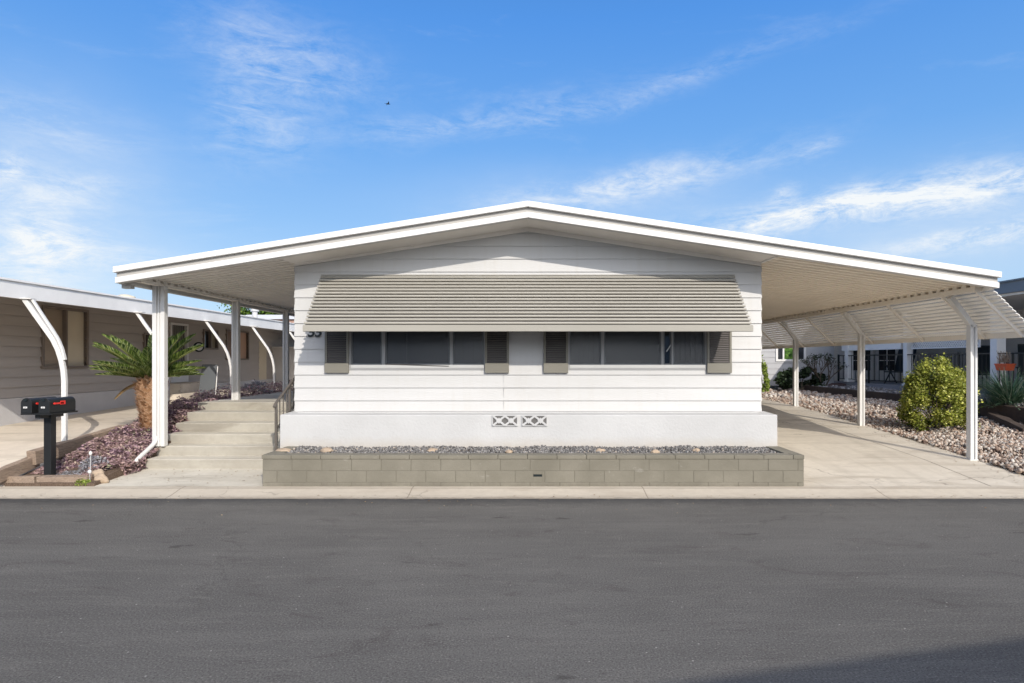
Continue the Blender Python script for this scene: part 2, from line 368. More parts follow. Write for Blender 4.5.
GREYGRAV = stonemat('grey_gravel', [(0, (.05, .05, .05)), (.35, (.12, .118, .118)), (.7, (.21, .205, .20)), (.92, (.33, .32, .31)), (1, (.46, .38, .30))])
PINKROCK = stonemat('pink_river_rock', [(0, (.08, .055, .04)), (.2, (.26, .165, .12)), (.42, (.42, .31, .235)), (.62, (.52, .43, .35)), (.8, (.60, .54, .47)), (.9, (.22, .20, .19)), (1, (.70, .65, .58))])
TANROCK = stonemat('tan_rock', [(0, (.42, .29, .19)), (1, (.50, .40, .29))])

# ------------------------------------------------------------------ world, sun, camera
LD = Vector((-.44, 1, -.6)).normalized()
w = bpy.data.worlds.new('World'); S.world = w; w.use_nodes = True
def build_world():
    nt = w.node_tree; N = nt.nodes; L = nt.links; bg = N['Background']
    def new(t, **k):
        n = N.new(t)
        for a, v in k.items(): setattr(n, a, v)
        return n
    def mth(op, a, b=0, c=0, clamp=False):
        m = new('ShaderNodeMath', operation=op, use_clamp=clamp)
        for i, v in enumerate((a, b, c)):
            if isinstance(v, bpy.types.NodeSocket): L.new(v, m.inputs[i])
            else: m.inputs[i].default_value = v
        return m.outputs[0]
    sky = new('ShaderNodeTexSky', sky_type='NISHITA'); sky.sun_disc = False
    sky.sun_elevation = R(28.8); sky.sun_rotation = R(156.3); sky.altitude = 200; sky.air_density = 1.0; sky.dust_density = .4; sky.ozone_density = 2.0
    tc = new('ShaderNodeTexCoord'); sep = new('ShaderNodeSeparateXYZ'); L.new(tc.outputs['Generated'], sep.inputs[0])
    az = mth('ARCTAN2', sep.outputs[0], sep.outputs[1]); el = mth('ARCSINE', sep.outputs[2])
    cmb = new('ShaderNodeCombineXYZ'); L.new(az, cmb.inputs[0]); L.new(el, cmb.inputs[1])
    def noise(scale, vec_scale, detail, rough, dist=0, rot=0, loc=(0, 0, 0)):
        mp = new('ShaderNodeMapping'); mp.inputs['Scale'].default_value = vec_scale; mp.inputs['Rotation'].default_value = (0, 0, rot); mp.inputs['Location'].default_value = loc
        L.new(cmb.outputs[0], mp.inputs[0]); n = new('ShaderNodeTexNoise'); n.inputs['Scale'].default_value = scale; n.inputs['Detail'].default_value = detail
        n.inputs['Roughness'].default_value = rough; n.inputs['Distortion'].default_value = dist; L.new(mp.outputs[0], n.inputs['Vector']); return n
    wn = noise(5, (1, 1.6, 1), 5, .6); ws = new('ShaderNodeSeparateXYZ'); L.new(wn.outputs['Color'], ws.inputs[0])
    wx = mth('MULTIPLY_ADD', mth('SUBTRACT', ws.outputs[0], .5), .13, az); wy = mth('MULTIPLY_ADD', mth('SUBTRACT', ws.outputs[1], .5), .06, el)
    feats = [ # px, py, half-length px, half-height px, tilt deg, weight
        (890, 202, 170, 16, 2, 2.0), (985, 238, 120, 12, 6, 1.3), (620, 186, 125, 15, 9, 1.1), (808, 148, 22, 6, 3, .5),
        (785, 190, 14, 8, 25, .9), (1015, 182, 30, 5, 10, .8), (760, 225, 70, 14, 12, .6),
        (640, 92, 170, 9, 12, .38), (470, 118, 110, 11, 10, .5), (290, 58, 78, 34, -8, .6), (235, 110, 34, 40, 0, .45), (285, 130, 40, 30, 20, .35),
        (45, 245, 42, 46, -40, 1.3), (8, 165, 14, 16, -50, 1.0), (110, 255, 50, 14, -8, .5), (60, 120, 90, 20, -5, .33), (70, 185, 100, 13, 6, .35), (30, 215, 90, 70, 0, .35)]
    tot = None
    for px, py, sx, sy, tilt, wgt in feats:
        u = (px-528)/640; v = (360-py)/640; a0 = math.atan(u); e0 = math.atan(v*math.cos(a0)); cs = math.cos(R(tilt)); sn = math.sin(R(tilt))
        sxa = sx/640*math.cos(a0)**2; sya = sy/640*math.cos(a0)
        dx = mth('SUBTRACT', wx, a0); dy = mth('SUBTRACT', wy, e0)
        p = mth('DIVIDE', mth('ADD', mth('MULTIPLY', dx, cs), mth('MULTIPLY', dy, sn)), sxa); q = mth('DIVIDE', mth('SUBTRACT', mth('MULTIPLY', dy, cs), mth('MULTIPLY', dx, sn)), sya)
        g = mth('MULTIPLY', mth('EXPONENT', mth('MULTIPLY', mth('ADD', mth('MULTIPLY', p, p), mth('MULTIPLY', q, q)), -1)), wgt)
        tot = g if tot is None else mth('ADD', tot, g)
    haze = None
    for px, py, sx, sy, wgt in ((30, 250, 150, 75, .32), (60, 150, 130, 60, .22), (960, 235, 190, 45, .30), (600, 200, 170, 30, .2)):
        u = (px-528)/640; v = (360-py)/640; a0 = math.atan(u); e0 = math.atan(v*math.cos(a0))
        p = mth('DIVIDE', mth('SUBTRACT', wx, a0), sx/640*math.cos(a0)**2); q = mth('DIVIDE', mth('SUBTRACT', wy, e0), sy/640*math.cos(a0))
        g = mth('MULTIPLY', mth('EXPONENT', mth('MULTIPLY', mth('ADD', mth('MULTIPLY', p, p), mth('MULTIPLY', q, q)), -1)), wgt); haze = g if haze is None else mth('ADD', haze, g)
    n1 = noise(8, (1, 3.6, 1), 12, .72, .7, R(-9)).outputs['Fac']; n2 = noise(30, (1, 2.4, 1), 8, .75, .6, R(-16)).outputs['Fac']
    tex = mth('ADD', mth('MULTIPLY', n1, .68), mth('MULTIPLY', n2, .32))
    tex = mth('MULTIPLY', mth('SUBTRACT', tex, .41), 3.8, 0, True)
    # a few faint streaks all over the sky
    far = mth('MULTIPLY', mth('SUBTRACT', noise(3, (1, 4, 1), 8, .65, .6, R(-8), (3, 1, 0)).outputs['Fac'], .56), 1.1, 0, True)
    cl = mth('ADD', mth('MULTIPLY', tot, tex), mth('MULTIPLY', far, tex), 0); cl = mth('MULTIPLY', mth('ADD', cl, haze), .92, 0, True)
    rp = new('ShaderNodeValToRGB'); e = rp.color_ramp.elements
    L.new(mth('DIVIDE', el, PI/2), rp.inputs[0])
    stops = [(0, (.55, .75, .95)), (8, (.36, .60, .93)), (12, (.26, .52, .92)), (18, (.155, .42, .90)), (28, (.080, .315, .85)), (45, (.03, .14, .42)), (90, (.015, .06, .2))]
    while len(e) < len(stops): e.new(.5)
    for i, (a_, c_) in enumerate(stops): e[i].position = a_/90; e[i].color = c_+(1,)
    sc_ = new('ShaderNodeMix', data_type='RGBA', blend_type='MULTIPLY'); sc_.inputs[0].default_value = 1; sc_.clamp_result = False; L.new(rp.outputs[0], sc_.inputs[6]); sc_.inputs[7].default_value = (1/SKYSTR,)*3+(1,)
    hs = new('ShaderNodeMix', data_type='RGBA'); hs.inputs[0].default_value = .85; L.new(sky.outputs[0], hs.inputs[6]); L.new(sc_.outputs[2], hs.inputs[7])
    mx = new('ShaderNodeMix', data_type='RGBA'); L.new(cl, mx.inputs[0]); L.new(hs.outputs[2], mx.inputs[6]); mx.inputs[7].default_value = (CLOUD*.93, CLOUD*.97, CLOUD, 1)
    # fill light: unseen sky glow added around the sun, behind the camera
    dt = new('ShaderNodeVectorMath', operation='DOT_PRODUCT'); L.new(tc.outputs['Generated'], dt.inputs[0]); dt.inputs[1].default_value = tuple(-LD)
    gl = mth('POWER', mth('MULTIPLY_ADD', dt.outputs['Value'], .60, .40, True), 8)
    gm = new('ShaderNodeMix', data_type='RGBA', blend_type='MULTIPLY'); gm.inputs[0].default_value = 1; gm.clamp_result = False
    cg = new('ShaderNodeCombineColor'); L.new(gl, cg.inputs[0]); L.new(gl, cg.inputs[1]); L.new(gl, cg.inputs[2]); L.new(cg.outputs[0], gm.inputs[6]); gm.inputs[7].default_value = (GLOW/SKYSTR, GLOW*.93/SKYSTR, GLOW*.84/SKYSTR, 1)
    ad = new('ShaderNodeMix', data_type='RGBA', blend_type='ADD'); ad.inputs[0].default_value = 1; ad.clamp_result = False; L.new(mx.outputs[2], ad.inputs[6]); L.new(gm.outputs[2], ad.inputs[7])
    L.new(ad.outputs[2], bg.inputs[0]); bg.inputs[1].default_value = SKYSTR
SKYTINT = (.8, 1.0, 1.2, 1); CLOUD = 6.5; SKYSTR = .15; GLOW = 3.6
build_world()
sl = bpy.data.lights.new('sun', 'SUN'); sl.energy = 3.7; sl.angle = R(.5); sl.color = (1, .93, .83)
so = bpy.data.objects.new('sun', sl); COL.objects.link(so); so.rotation_euler = LD.to_track_quat('-Z', 'Y').to_euler(); so.location = (8, -18, 14)
cam = bpy.data.cameras.new('camera'); co_ = bpy.data.objects.new('camera', cam); COL.objects.link(co_)
co_.location = (0, 0, H); co_.rotation_euler = (PI/2, 0, 0); cam.sensor_width = 36; cam.lens = 22.5; cam.clip_end = 3000
cam.shift_y = (360-341.5)/1024; cam.shift_x = -16/1024
S.camera = co_
S.view_settings.view_transform = 'Standard'; S.view_settings.look = 'None'; S.view_settings.exposure = 0

S.cycles.diffuse_bounces = 8; S.cycles.max_bounces = 14; S.cycles.transparent_max_bounces = 16
# ------------------------------------------------------------------ terrain
def interp(x, pts):
    if x <= pts[0][0]: return pts[0][1]
    for (a, b), (c, d) in zip(pts, pts[1:]):
        if x <= c: return b + (d-b)*(x-a)/(c-a)
    return pts[-1][1]
ZD = [(8.5, .05), (10, .19), (13.3, .38), (16.6, .55), (19, .58), (40, .6)]      # our driveway
ZN = [(8.5, .05), (9.5, .28), (10.5, .42), (12.5, .52), (16, .6), (20, .75), (40, .8)]         # left neighbour drive
ZB = [(8.55, .10), (9.5, .27), (10.5, .46), (12, .78), (14, .9), (40, .95)]    # planting bed
def strip(name, mat, x0, x1, ys, zf, kind='structure', th=None, label=None):
    m = MB()
    for a, b in zip(ys, ys[1:]):
        m.quad((x0, a, zf(a)), (x1, a, zf(a)), (x1, b, zf(b)), (x0, b, zf(b)))
    if th:
        for a, b in zip(ys, ys[1:]):
            for x in (x0, x1): m.quad((x, a, zf(a)), (x, b, zf(b)), (x, b, zf(b)-th), (x, a, zf(a)-th))
        m.quad((x0, ys[0], zf(ys[0])), (x1, ys[0], zf(ys[0])), (x1, ys[0], zf(ys[0])-th), (x0, ys[0], zf(ys[0])-th))
    return tag(m.build(name, mat), kind=kind)
strip('ground', DIRT, -700, 700, [-700, -8, -1.4, 8.3, 9.5, 12, 16, 40, 900], lambda y: interp(y, [(-1.5, -.03), (8.3, -.03), (12, .10), (16, .30), (40, .4)]))
strip('road', ASPH, -260, 260, [-.8, 2, 4, 6, 8.1], lambda y: 0)
# rolled gutter: a cross section swept along the street
m = MB()
GP = [(8.08, .004), (8.2, .012), (8.33, .035), (8.43, .055), (8.56, .06)]
for (a, za), (b, zb) in zip(GP, GP[1:]):
    m.quad((-120, a, za), (120, a, za), (120, b, zb), (-120, b, zb))
m.quad((-120, 8.08, -.05), (120, 8.08, -.05), (120, 8.08, .004), (-120, 8.08, .004))
tag(m.build('gutter', CONCG), kind='structure')
m = MB()
for (a, za), (b, zb) in zip([(-.8, .004), (-1.1, .05), (-1.3, .06)], [(-1.1, .05), (-1.3, .06), (-1.5, .0)]):
    m.quad((-120, a, za), (120, a, za), (120, b, zb), (-120, b, zb))
tag(m.build('far_gutter', CONCG), kind='structure')
yy = [8.562, 9.2, 10, 11, 12, 13.3, 15, 16.6, 19, 24, 28]
m = MB(); zf = lambda y: interp(y, ZD)
for a, b in zip(yy, yy[1:]):
    m.quad((3.5, a, zf(a)), (6.2, a, zf(a)), (6.2, b, zf(b)), (3.5, b, zf(b)))
    m.quad((6.212, a, zf(a)), (7.06, a, zf(a)), (7.06, b, zf(b)), (6.212, b, zf(b)))
m.quad((7.06, 8.562, .06), (14, 8.562, .06), (14, 9.0, .10), (7.06, 9.0, .10))
drv = tag(m.build('driveway', CONC), kind='structure')
strip('driveway_joint', MORTAR, 6.19, 6.22, yy, lambda y: interp(y, ZD)-.012)
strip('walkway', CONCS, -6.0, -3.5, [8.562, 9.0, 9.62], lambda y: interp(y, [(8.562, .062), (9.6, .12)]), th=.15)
strip('neighbour_driveway', CONCN, -11.5, -6.98, [8.562, 9, 9.5, 10, 10.5, 11.5, 12.5, 16, 20, 28], lambda y: interp(y, ZN), th=.2)
strip('planting_bed', SOIL, -7.0, -5.8, [8.56, 9, 9.5, 10, 10.5, 11.3, 12, 14, 20, 28], lambda y: interp(y, ZB), th=.4)
ZG = [(8.9, .10), (10, .20), (13.3, .38), (16.6, .52), (19, .54), (30, .56)]
strip('gravel_bed', GRAVBASE, 7.05, 10.5, [8.95, 10, 11, 12, 13.3, 15, 16.6, 19, 24, 30], lambda y: interp(y, ZG)-.02, th=.3)
strip('upper_terrace', GRAVBASE, 10.5, 16, [11.5, 15, 20, 25.5, 30], lambda y: .74, th=.6)
# ------------------------------------------------------------------ siding helper
def siding(m, a, b, nrm, z0, z1, pitch=.2, lap=.018, openings=(), top=None, zoff=0):
    """lap boards on a vertical wall from a to b (2D), outward normal nrm; openings (u0,u1,z0,z1)"""
    a = Vector(a); b = Vector(b); d = (b-a); L = d.length; d.normalize(); n = Vector(nrm)
    def P(u, z, zb): 
        k = lap*(1-(z-zb)/pitch)+.002; q = a + d*u + n*k; return (q.x, q.y, z)
    def piece(u0, u1, za, zc, zb):
        if u1-u0 < .005 or zc-za < .004: return
        segs = [(u0, u1)]
        if top:   # subdivide
            k = max(1, int((u1-u0)/.15)); segs = [(u0+(u1-u0)*i/k, u0+(u1-u0)*(i+1)/k) for i in range(k)]
        for s0, s1 in segs:
            t0 = min(zc, top(s0)) if top else zc; t1 = min(zc, top(s1)) if top else zc
            if t0 <= za and t1 <= za: continue
            t0 = max(t0, za); t1 = max(t1, za)
            m.quad(P(s0, za, zb), P(s1, za, zb), P(s1, t1, zb), P(s0, t0, zb))
            q0 = a+d*s0; q1 = a+d*s1
            if abs(za-zb) < 1e-6: m.quad((q0.x, q0.y, za), (q1.x, q1.y, za), P(s1, za, zb), P(s0, za, zb))
        for u in (u0, u1):
            q = a+d*u; t = min(zc, top(u)) if top else zc
            if t > za: m.tri((q.x, q.y, t), (q.x, q.y, za), P(u, za, zb)) if lap else None
    k = 0; zb = z0
    while zb < z1-1e-6:
        zt = min(zb+pitch, z1)
        cuts = sorted({0., L, *[c for o in openings for c in (o[0], o[1]) if o[2] < zt and o[3] > zb]})
        for u0, u1 in zip(cuts, cuts[1:]):
            mid = (u0+u1)/2; o = [q for q in openings if q[0] < mid < q[1] and q[2] < zt and q[3] > zb]
            if o:
                o = o[0]
                if o[2] > zb: piece(u0, u1, zb, o[2], zb)
                if o[3] < zt: piece(u0, u1, o[3], zt, zb)
            else: piece(u0, u1, zb, zt, zb)
        zb = zt

# ------------------------------------------------------------------ OUR HOME
XL, XR, YF, YW, YB = -5.96, 6.80, 9.22, 9.95, 27.0
kL, kR = .159, .150
def zr(x): return 3.80 - (kL if x < 0 else kR)*abs(x)
home = thing('manufactured_home', 'white manufactured home with a wide low gable roof, front awning and open carport', 'house', (0, YW, 0))
def HB(m, name, mat, parent=None, **k):   # build with world coordinates under home
    p = parent or home
    off = tuple(p.matrix_world.translation) if p is home else None
    return m.build(name, mat, p, **k)
home.location = (0, 0, 0); home.location = (0, 0, 0)   # part meshes carry world coordinates
m = MB()
W1 = (-2.77, -.67); W2 = (.62, 2.75); WZ0, WZ1 = 1.625, 2.58
ops = [(W1[0]+3.62, W1[1]+3.62, WZ0, WZ1), (W2[0]+3.62, W2[1]+3.62, WZ0, WZ1)]
siding(m, (-3.62, YW), (3.62, YW), (0, -1), .92, 3.85, openings=ops, top=lambda u: 3.76-.155*abs(u-3.62))
front = m.build('front_wall', WHITE, home)
m = MB()
for k in range(3): zz = .92+.2*k; m.box(-.37-.004, -.37, YW-.0215, YW-.0, zz+.01, zz+.195); m.box(-.37, .03, YW-.0235, YW-.019, zz+.001, zz+.008)
m.build('siding_joint', WHITE, home)
m = MB()
siding(m, (3.62, YW), (3.62, YB), (1, 0), .92, 3.30); siding(m, (-3.62, YW), (-3.62, YB), (-1, 0), .92, 3.30)
m.box(-3.6, 3.6, YB-.1, YB, .92, 3.3)
m.build('side_wall', WHITE, home)
for q in (-3.6075, 3.6075):
    m = MB(); m.box(q-.0225, q+.0225, YW+.004, YW+.05, .92, 3.25); m.build('corner_trim', TRIMW, home)
m = MB()   # gable trim board under soffit
for sx in (-1, 1):
    m.hexa([(sx*3.62, YW-.03, 3.205), (0, YW-.03, 3.745), (0, YW+.02, 3.745), (sx*3.62, YW+.02, 3.205), (sx*3.62, YW-.03, 3.28), (0, YW-.03, 3.82), (0, YW+.02, 3.82), (sx*3.62, YW+.02, 3.28)])
m.build('gable_trim', SOFL, home)
# skirt
VENTD = paint('recess_shade_paint', (.13, .125, .12), .05, .1, .8, .05)  # dark tone painted for the shade in vent cells and pan-end gaps
m = MB()
m.hexa([(-3.67, 9.45, .02), (3.69, 9.45, .02), (3.69, 9.62, .02), (-3.67, 9.62, .02), (-3.665, 9.452, .94), (3.685, 9.452, .94), (3.685, 9.99, .955), (-3.665, 9.99, .955)])
m.box(-3.69, -3.5, 9.6, YB, .02, .935); m.box(3.5, 3.71, 9.6, YB, .02, .935)
m.box(-3.5, 3.5, 9.7, 9.98, .9, .958)
skirt = m.build('skirt', STUCCO, home, bevel=.012)
for (a, b) in ((493, 517), (522.5, 546.5)):
    x0 = (a-528)/67.7; x1 = (b-528)/67.7; z0, z1 = .785, .925
    m = MB(); m.box(x0, x1, 9.444, 9.449, z0, z1)
    v = m.build('vent_block', VENTD, skirt)
    m = MB(); mid = (x0+x1)/2
    for (p, q) in ((x0, mid), (mid, x1)):
        m.bar((p, 9.438, z0), (q, 9.438, z1), .028, .02, (0, -1, 0)); m.bar((p, 9.4375, z1), (q, 9.4375, z0), .028, .02, (0, -1, 0))
    for i in (1,):
        pass
    # centres thicken into small squares
    for c in ((x0+mid)/2, (mid+x1)/2):
        M = Matrix.Rotation(R(45), 3, 'Y'); m.obox((c, 9.437, (z0+z1)/2), (.062, .022, .062), M)
    m.box(x0-.012, x1+.012, 9.436, 9.45, z1, z1+.012); m.box(x0-.012, x1+.012, 9.436, 9.45, z0-.012, z0); m.box(x0-.012, x0, 9.436, 9.45, z0, z1); m.box(x1, x1+.012, 9.436, 9.45, z0, z1)
    m.build('vent_lattice', STUCCO, skirt)
# roof fascia pieces
def band(m, y0, y1, za, zb, xa=XL, xb=XR, yback=None):
    for a, b in ((xa, 0), (0, xb)):
        ea = zr(a) if a else 3.80; eb = zr(b) if b else 3.80
        m.hexa([(a, y0, ea+za), (b, y0, eb+za), (b, y1, eb+za), (a, y1, ea+za), (a, y0, ea+zb), (b, y0, eb+zb), (b, y1, eb+zb), (a, y1, ea+zb)])
m = MB(); band(m, YF-.02, YF+.10, 0, .082, XL+.02, XR-.02); lowf = m.build('front_gutter', TRIMW, home, bevel=.006)
m = MB(); band(m, YF+.02, YF+.10, .083, .152, XL+.02, XR-.02); m.build('fascia_board', GREYT, home)
m = MB(); band(m, YF-.04, YF+.10, .154, .238, XL+.0, XR+.0); m.build('roof_edge', TRIMW, home, bevel=.006)
m = MB(); band(m, YF+.102, YB+.3, .17, .235); roof = m.build('roof', TRIMW, home)
# house soffit (flat panel over the front overhang) and carport pans
m = MB(); band(m, YF+.10, YW+.02, .01, .03, -3.62, 3.62)
m.build('soffit', SOFL, home)
def soff(x):
    return 3.275 + (abs(x)-3.62)*((2.975-3.275)/(5.75-3.62) if x < 0 else (2.865-3.275)/(6.65-3.62))
for side, xe in ((-1, -5.86), (1, 6.70)):
    m = MB(); y = YF+.10; a = side*3.60; 
    while y < YB:
        z0a, z0b = soff(a), soff(xe)
        p = .20; g = .085; rise = .014
        # pan flat then raised rib channel
        pts = [(y, 0), (y+p-g, 0), (y+p-g+.004, rise), (y+p-.004, rise), (y+p, 0)]
        for (ya, ra), (yb, rb) in zip(pts, pts[1:]):
            m.quad((a, ya, z0a+ra), (xe, ya, z0b+ra), (xe, yb, z0b+rb), (a, yb, z0a+rb))
        y += p
    m.build('carport_ceiling', SOFW if side > 0 else SOFL, home)
# closing strip at the front between soffit and pans, trim where they change
for side, xe in ((-1, -5.86), (1, 6.70)):
    m = MB(); m.bar((side*3.62, YF+.1, 3.262), (side*3.62, YW, 3.262), .03, .03); m.build('soffit_trim', SOFL, home)
# eave gutters, beams, posts
m = MB()
m.box(XL, XL+.085, YF+.102, YB, 2.855, 3.06); m.build('side_gutter', TRIMW, home, bevel=.006)
m = MB(); m.box(XR-.085, XR, YF+.102, YB, 2.785, 3.0); m.build('side_gutter', TRIMW, home, bevel=.006)
def closure(x0, x1, z0, z1, xd, mt):
    m = MB(); y = YF+.215
    n0 = len(m.v); k = 0
    while y < YB:   # one comb-shaped strip
        for yy_, zz_ in ((y, z1), (y+.105, z1), (y+.106, z0+.004), (y+.199, z0+.004)): m.v += [(x0, yy_, z0), (x0, yy_, zz_), (x1, yy_, zz_), (x1, yy_, z0)]; k += 1
        y += .20
    for i in range(k-1):
        for q in range(4): j = (q+1) % 4; m.f.append((n0+i*4+q, n0+i*4+j, n0+(i+1)*4+j, n0+(i+1)*4+q))
    m.f.append((n0, n0+1, n0+2, n0+3)); m.f.append(tuple(n0+(k-1)*4+q for q in (3, 2, 1, 0)))
    m.build('closure_strip', mt, home); m = MB(); m.box(xd, xd+.01, YF+.2, YB, z0, z1+.02); m.build('pan_gap_shade', VENTD, home)  # dark strip put in as the shade behind the pan-end gaps
m = MB(); m.box(-5.80, -5.70, YF+.2, YB, 2.900, 2.940); m.build('eave_beam', SOFL, home)
closure(-5.79, -5.71, 2.941, 2.985, -5.86, SOFL); closure(6.59, 6.67, 2.831, 2.885, 6.70, LOUVR)
m = MB(); m.box(6.58, 6.68, YF+.2, YB, 2.765, 2.83); m.build('eave_beam', LOUVR, home)
m = MB(); m.box(XL+.01, XL+.14, YF+.15, YF+.25, 2.80, 2.853); m.build('gutter_outlet', GREYT, home)
for y, wd, zb in ((10.0, .19, .405), (12.6, .135, .962), (15.2, .125, .962), (18.0, .125, .962), (21, .125, .962)):
    h = wd/2; m = MB(); dpt = .10
    m.box(-5.75-h, -5.75-h*.33, y-.05, y+.05, zb, 2.904); m.box(-5.75+h*.40, -5.75+h, y-.05, y+.05, zb, 2.904)
    m.box(-5.75-h*.33+.001, -5.75+h*.4-.001, y-.028, y+.04, zb, 2.903)
    m.box(-5.75-.01, -5.75+.012, y-.045, y-.029, zb, 2.902)
    m.build('post', POSTM, home, bevel=.003)
m = MB()
m.tube([(-5.79, 9.99, .56), (-5.80, 9.95, .47), (-5.80, 9.86, .42), (-5.77, 9.5, .30), (-5.75, 9.36, .24)], .034, 10)
m.build('downspout', POSTM, home, smooth=True)
# right posts with bent arm to the beam
for y in (10.02, 13.35, 16.62, 19.9, 23.2):
    zb = interp(y, ZD)-.01; m = MB()
    X = 6.95
    m.box(X-.055, X-.02, y-.05, y+.05, zb, 2.30); m.box(X+.02, X+.055, y-.05, y+.05, zb, 2.30); m.box(X-.019, X+.019, y-.03, y+.045, zb, 2.30)
    m.bar((X+.01, y, 2.27), (6.60, y, 2.735), .10, .075)
    if y < 11: m.box(X-.07, X+.07, y-.062, y+.062, zb, zb+.02); m.bar((X-.0, y+.03, zb+.015), (X+.14, y-.04, zb+.004), .05, .01)
    m.build('post', POSTM, home, bevel=.003)
# louvered side panel along the right eave: slats and rafters
LA = Vector((6.70, 0, 2.80)); LB = Vector((7.34, 0, 2.16)); LDR = (LB-LA); LL = LDR.length; LDn = LDR.normalized(); LN = Vector((LDn.z*-1, 0, LDn.x))  # outward-up normal
lv = MB(); NS = 12
for i in range(NS):
    t = (i+.35)/NS; c = LA.lerp(LB, t)
    # blade: outer lip lower than inner edge
    p0 = c + Vector((-.022, 0, .020)); p1 = c + Vector((.028, 0, -.008)); p2 = p1 + Vector((-.006, 0, -.018)); 
    y0, y1 = YF+.05, 24.0
    lv.hexa([(p0.x, y0, p0.z), (p1.x, y0, p1.z), (p1.x, y1, p1.z), (p0.x, y1, p0.z), (p0.x+.004, y0, p0.z+.006), (p1.x+.004, y0, p1.z+.006), (p1.x+.004, y1, p1.z+.006), (p0.x+.004, y1, p0.z+.006)])
    lv.box(p1.x-.002, p1.x+.006, y0, y1, p1.z-.012, p1.z-.001); lv.box(p0.x-.003, p0.x+.003, y0, y1, p0.z-.010, p0.z+.001)
panel = lv.build('louver_panel', LOUV, home)
m = MB(); m.box(LB.x-.01, LB.x+.03, YF+.05, 24, LB.z-.075, LB.z+.01); m.build('louver_edge', LOUVR, panel)
for y in (9.48, 10.27, 11.85, 13.6, 15.3, 17.0, 18.7, 20.4, 22.1, 23.8):
    m = MB(); m.bar((6.62, y, 2.79), (7.33, y, 2.10), .035, .04); m.build('rafter', LOUVR, panel)
# windows
X2 = lambda px: (px-528)/64.4
def window(parts, shutters, nm_lab):
    x0, x1 = parts[0][0], parts[-1][1]
    m = MB()
    m.box(x0-.03, x1+.03, YW-.025, YW+.06, WZ0-.03, WZ0); m.box(x0-.03, x1+.03, YW-.025, YW+.06, WZ1, WZ1+.04)
    m.box(x0-.03, x0, YW-.025, YW+.06, WZ0, WZ1); m.box(x1, x1+.03, YW-.025, YW+.06, WZ0, WZ1)
    for (a, b, _), (c, d, _) in zip(parts, parts[1:]): m.box(b, c, YW-.02, YW+.055, WZ0, WZ1)
    root = m.build('window', TRIMM, home, bevel=.003)
    m = MB(); m.box(x0+.001, x1-.001, YW-.03, YW+.02, WZ0+.001, WZ0+.05); 
    m.build('sill', TRIMS, root)
    for a, b, k in parts:
        m = MB(); m.box(a, b, YW+.018, YW+.024, WZ0+.05, WZ1); m.build('pane', SCREENG if k else GLASS, root)
        m = MB(); fr = .022; yb = YW+.004
        m.box(a, a+fr, yb, yb+.012, WZ0+.05, WZ1); m.box(b-fr, b, yb, yb+.012, WZ0+.05, WZ1); m.box(a+fr, b-fr, yb, yb+.012, WZ0+.05, WZ0+.05+fr)
        m.build('sash', SASH, root)
        if k == 1:
            m = MB(); x = a
            while x < b:
                M = Matrix.Rotation(R(28), 3, 'Z'); m.obox((x+.03, YW+.16, (WZ0+WZ1)/2), (.085, .004, WZ1-WZ0), M); x += .08
            m.build('vertical_blind', BLINDG, root)
    for a, b in shutters:
        m = MB(); z0, z1 = 1.55, 2.62; zp = 1.70; yo = YW-.055; fw = .035
        m.box(a, a+fw, yo, YW-.02, zp, z1); m.box(b-fw, b, yo, YW-.02, zp, z1); m.box(a, b, yo-.01, YW-.0, z0, zp)
        m.box(a+fw, b-fw, YW-.03, YW-.022, zp, z1)
        sh = m.build('shutter', SHUT, root, bevel=.003)
        m = MB(); z = zp+.01
        while z < z1:
            m.hexa([(a+fw, yo+.004, z), (b-fw, yo+.004, z), (b-fw, YW-.034, z+.022), (a+fw, YW-.034, z+.022), (a+fw, yo+.004, z+.005), (b-fw, yo+.004, z+.005), (b-fw, YW-.034, z+.027), (a+fw, YW-.034, z+.027)]); z += .034
        lo = m.build('shutter_slats', SLAT, root)
    return root
TRIMM = paint('greyed_window_frame', (.34, .34, .34), .05, .1, .4, .03)
TRIMS = paint('pale_window_track', (.50, .50, .49), .05, .1, .4, .03)
SASH = paint('dull_sash_metal', (.16, .17, .18), .05, .1, .4, .03)
SHUT = paint('khaki_shutter_paint', (.20, .188, .155), .05, .1, .5, .05)
SLAT = paint('shutter_slat_shade_tone', (.11, .10, .095), .05, .1, .5, .05)  # same paint as the frame, with the awning's shade put into the colour
window([(X2(351), X2(382), 1), (X2(385), X2(450), 2), (X2(452.5), X2(484), 1)], [(X2(325.5), X2(349.3)), (X2(485), X2(509))], '')
w2 = window([(X2(569.5), X2(601), 1), (X2(604), X2(661), 2), (X2(663.5), X2(671.5), 0), (X2(673), X2(705), 1)], [(X2(543.5), X2(568)), (X2(706.5), X2(731))], '')
m = MB(); m.bar((X2(666.5), YW-.012, 1.88), (X2(670.8), YW-.012, 1.985), .012, .008, (0, -1, 0)); m.build('window_crank', TRIMW, w2)
# brown rail in the sill of the first window
m = MB(); m.bar((X2(386), YW-.034, WZ0+.062), (X2(449), YW-.034, WZ0+.03), .01, .012, (0, -1, 0)); m.build('sill_rod', DKBRN, w2)
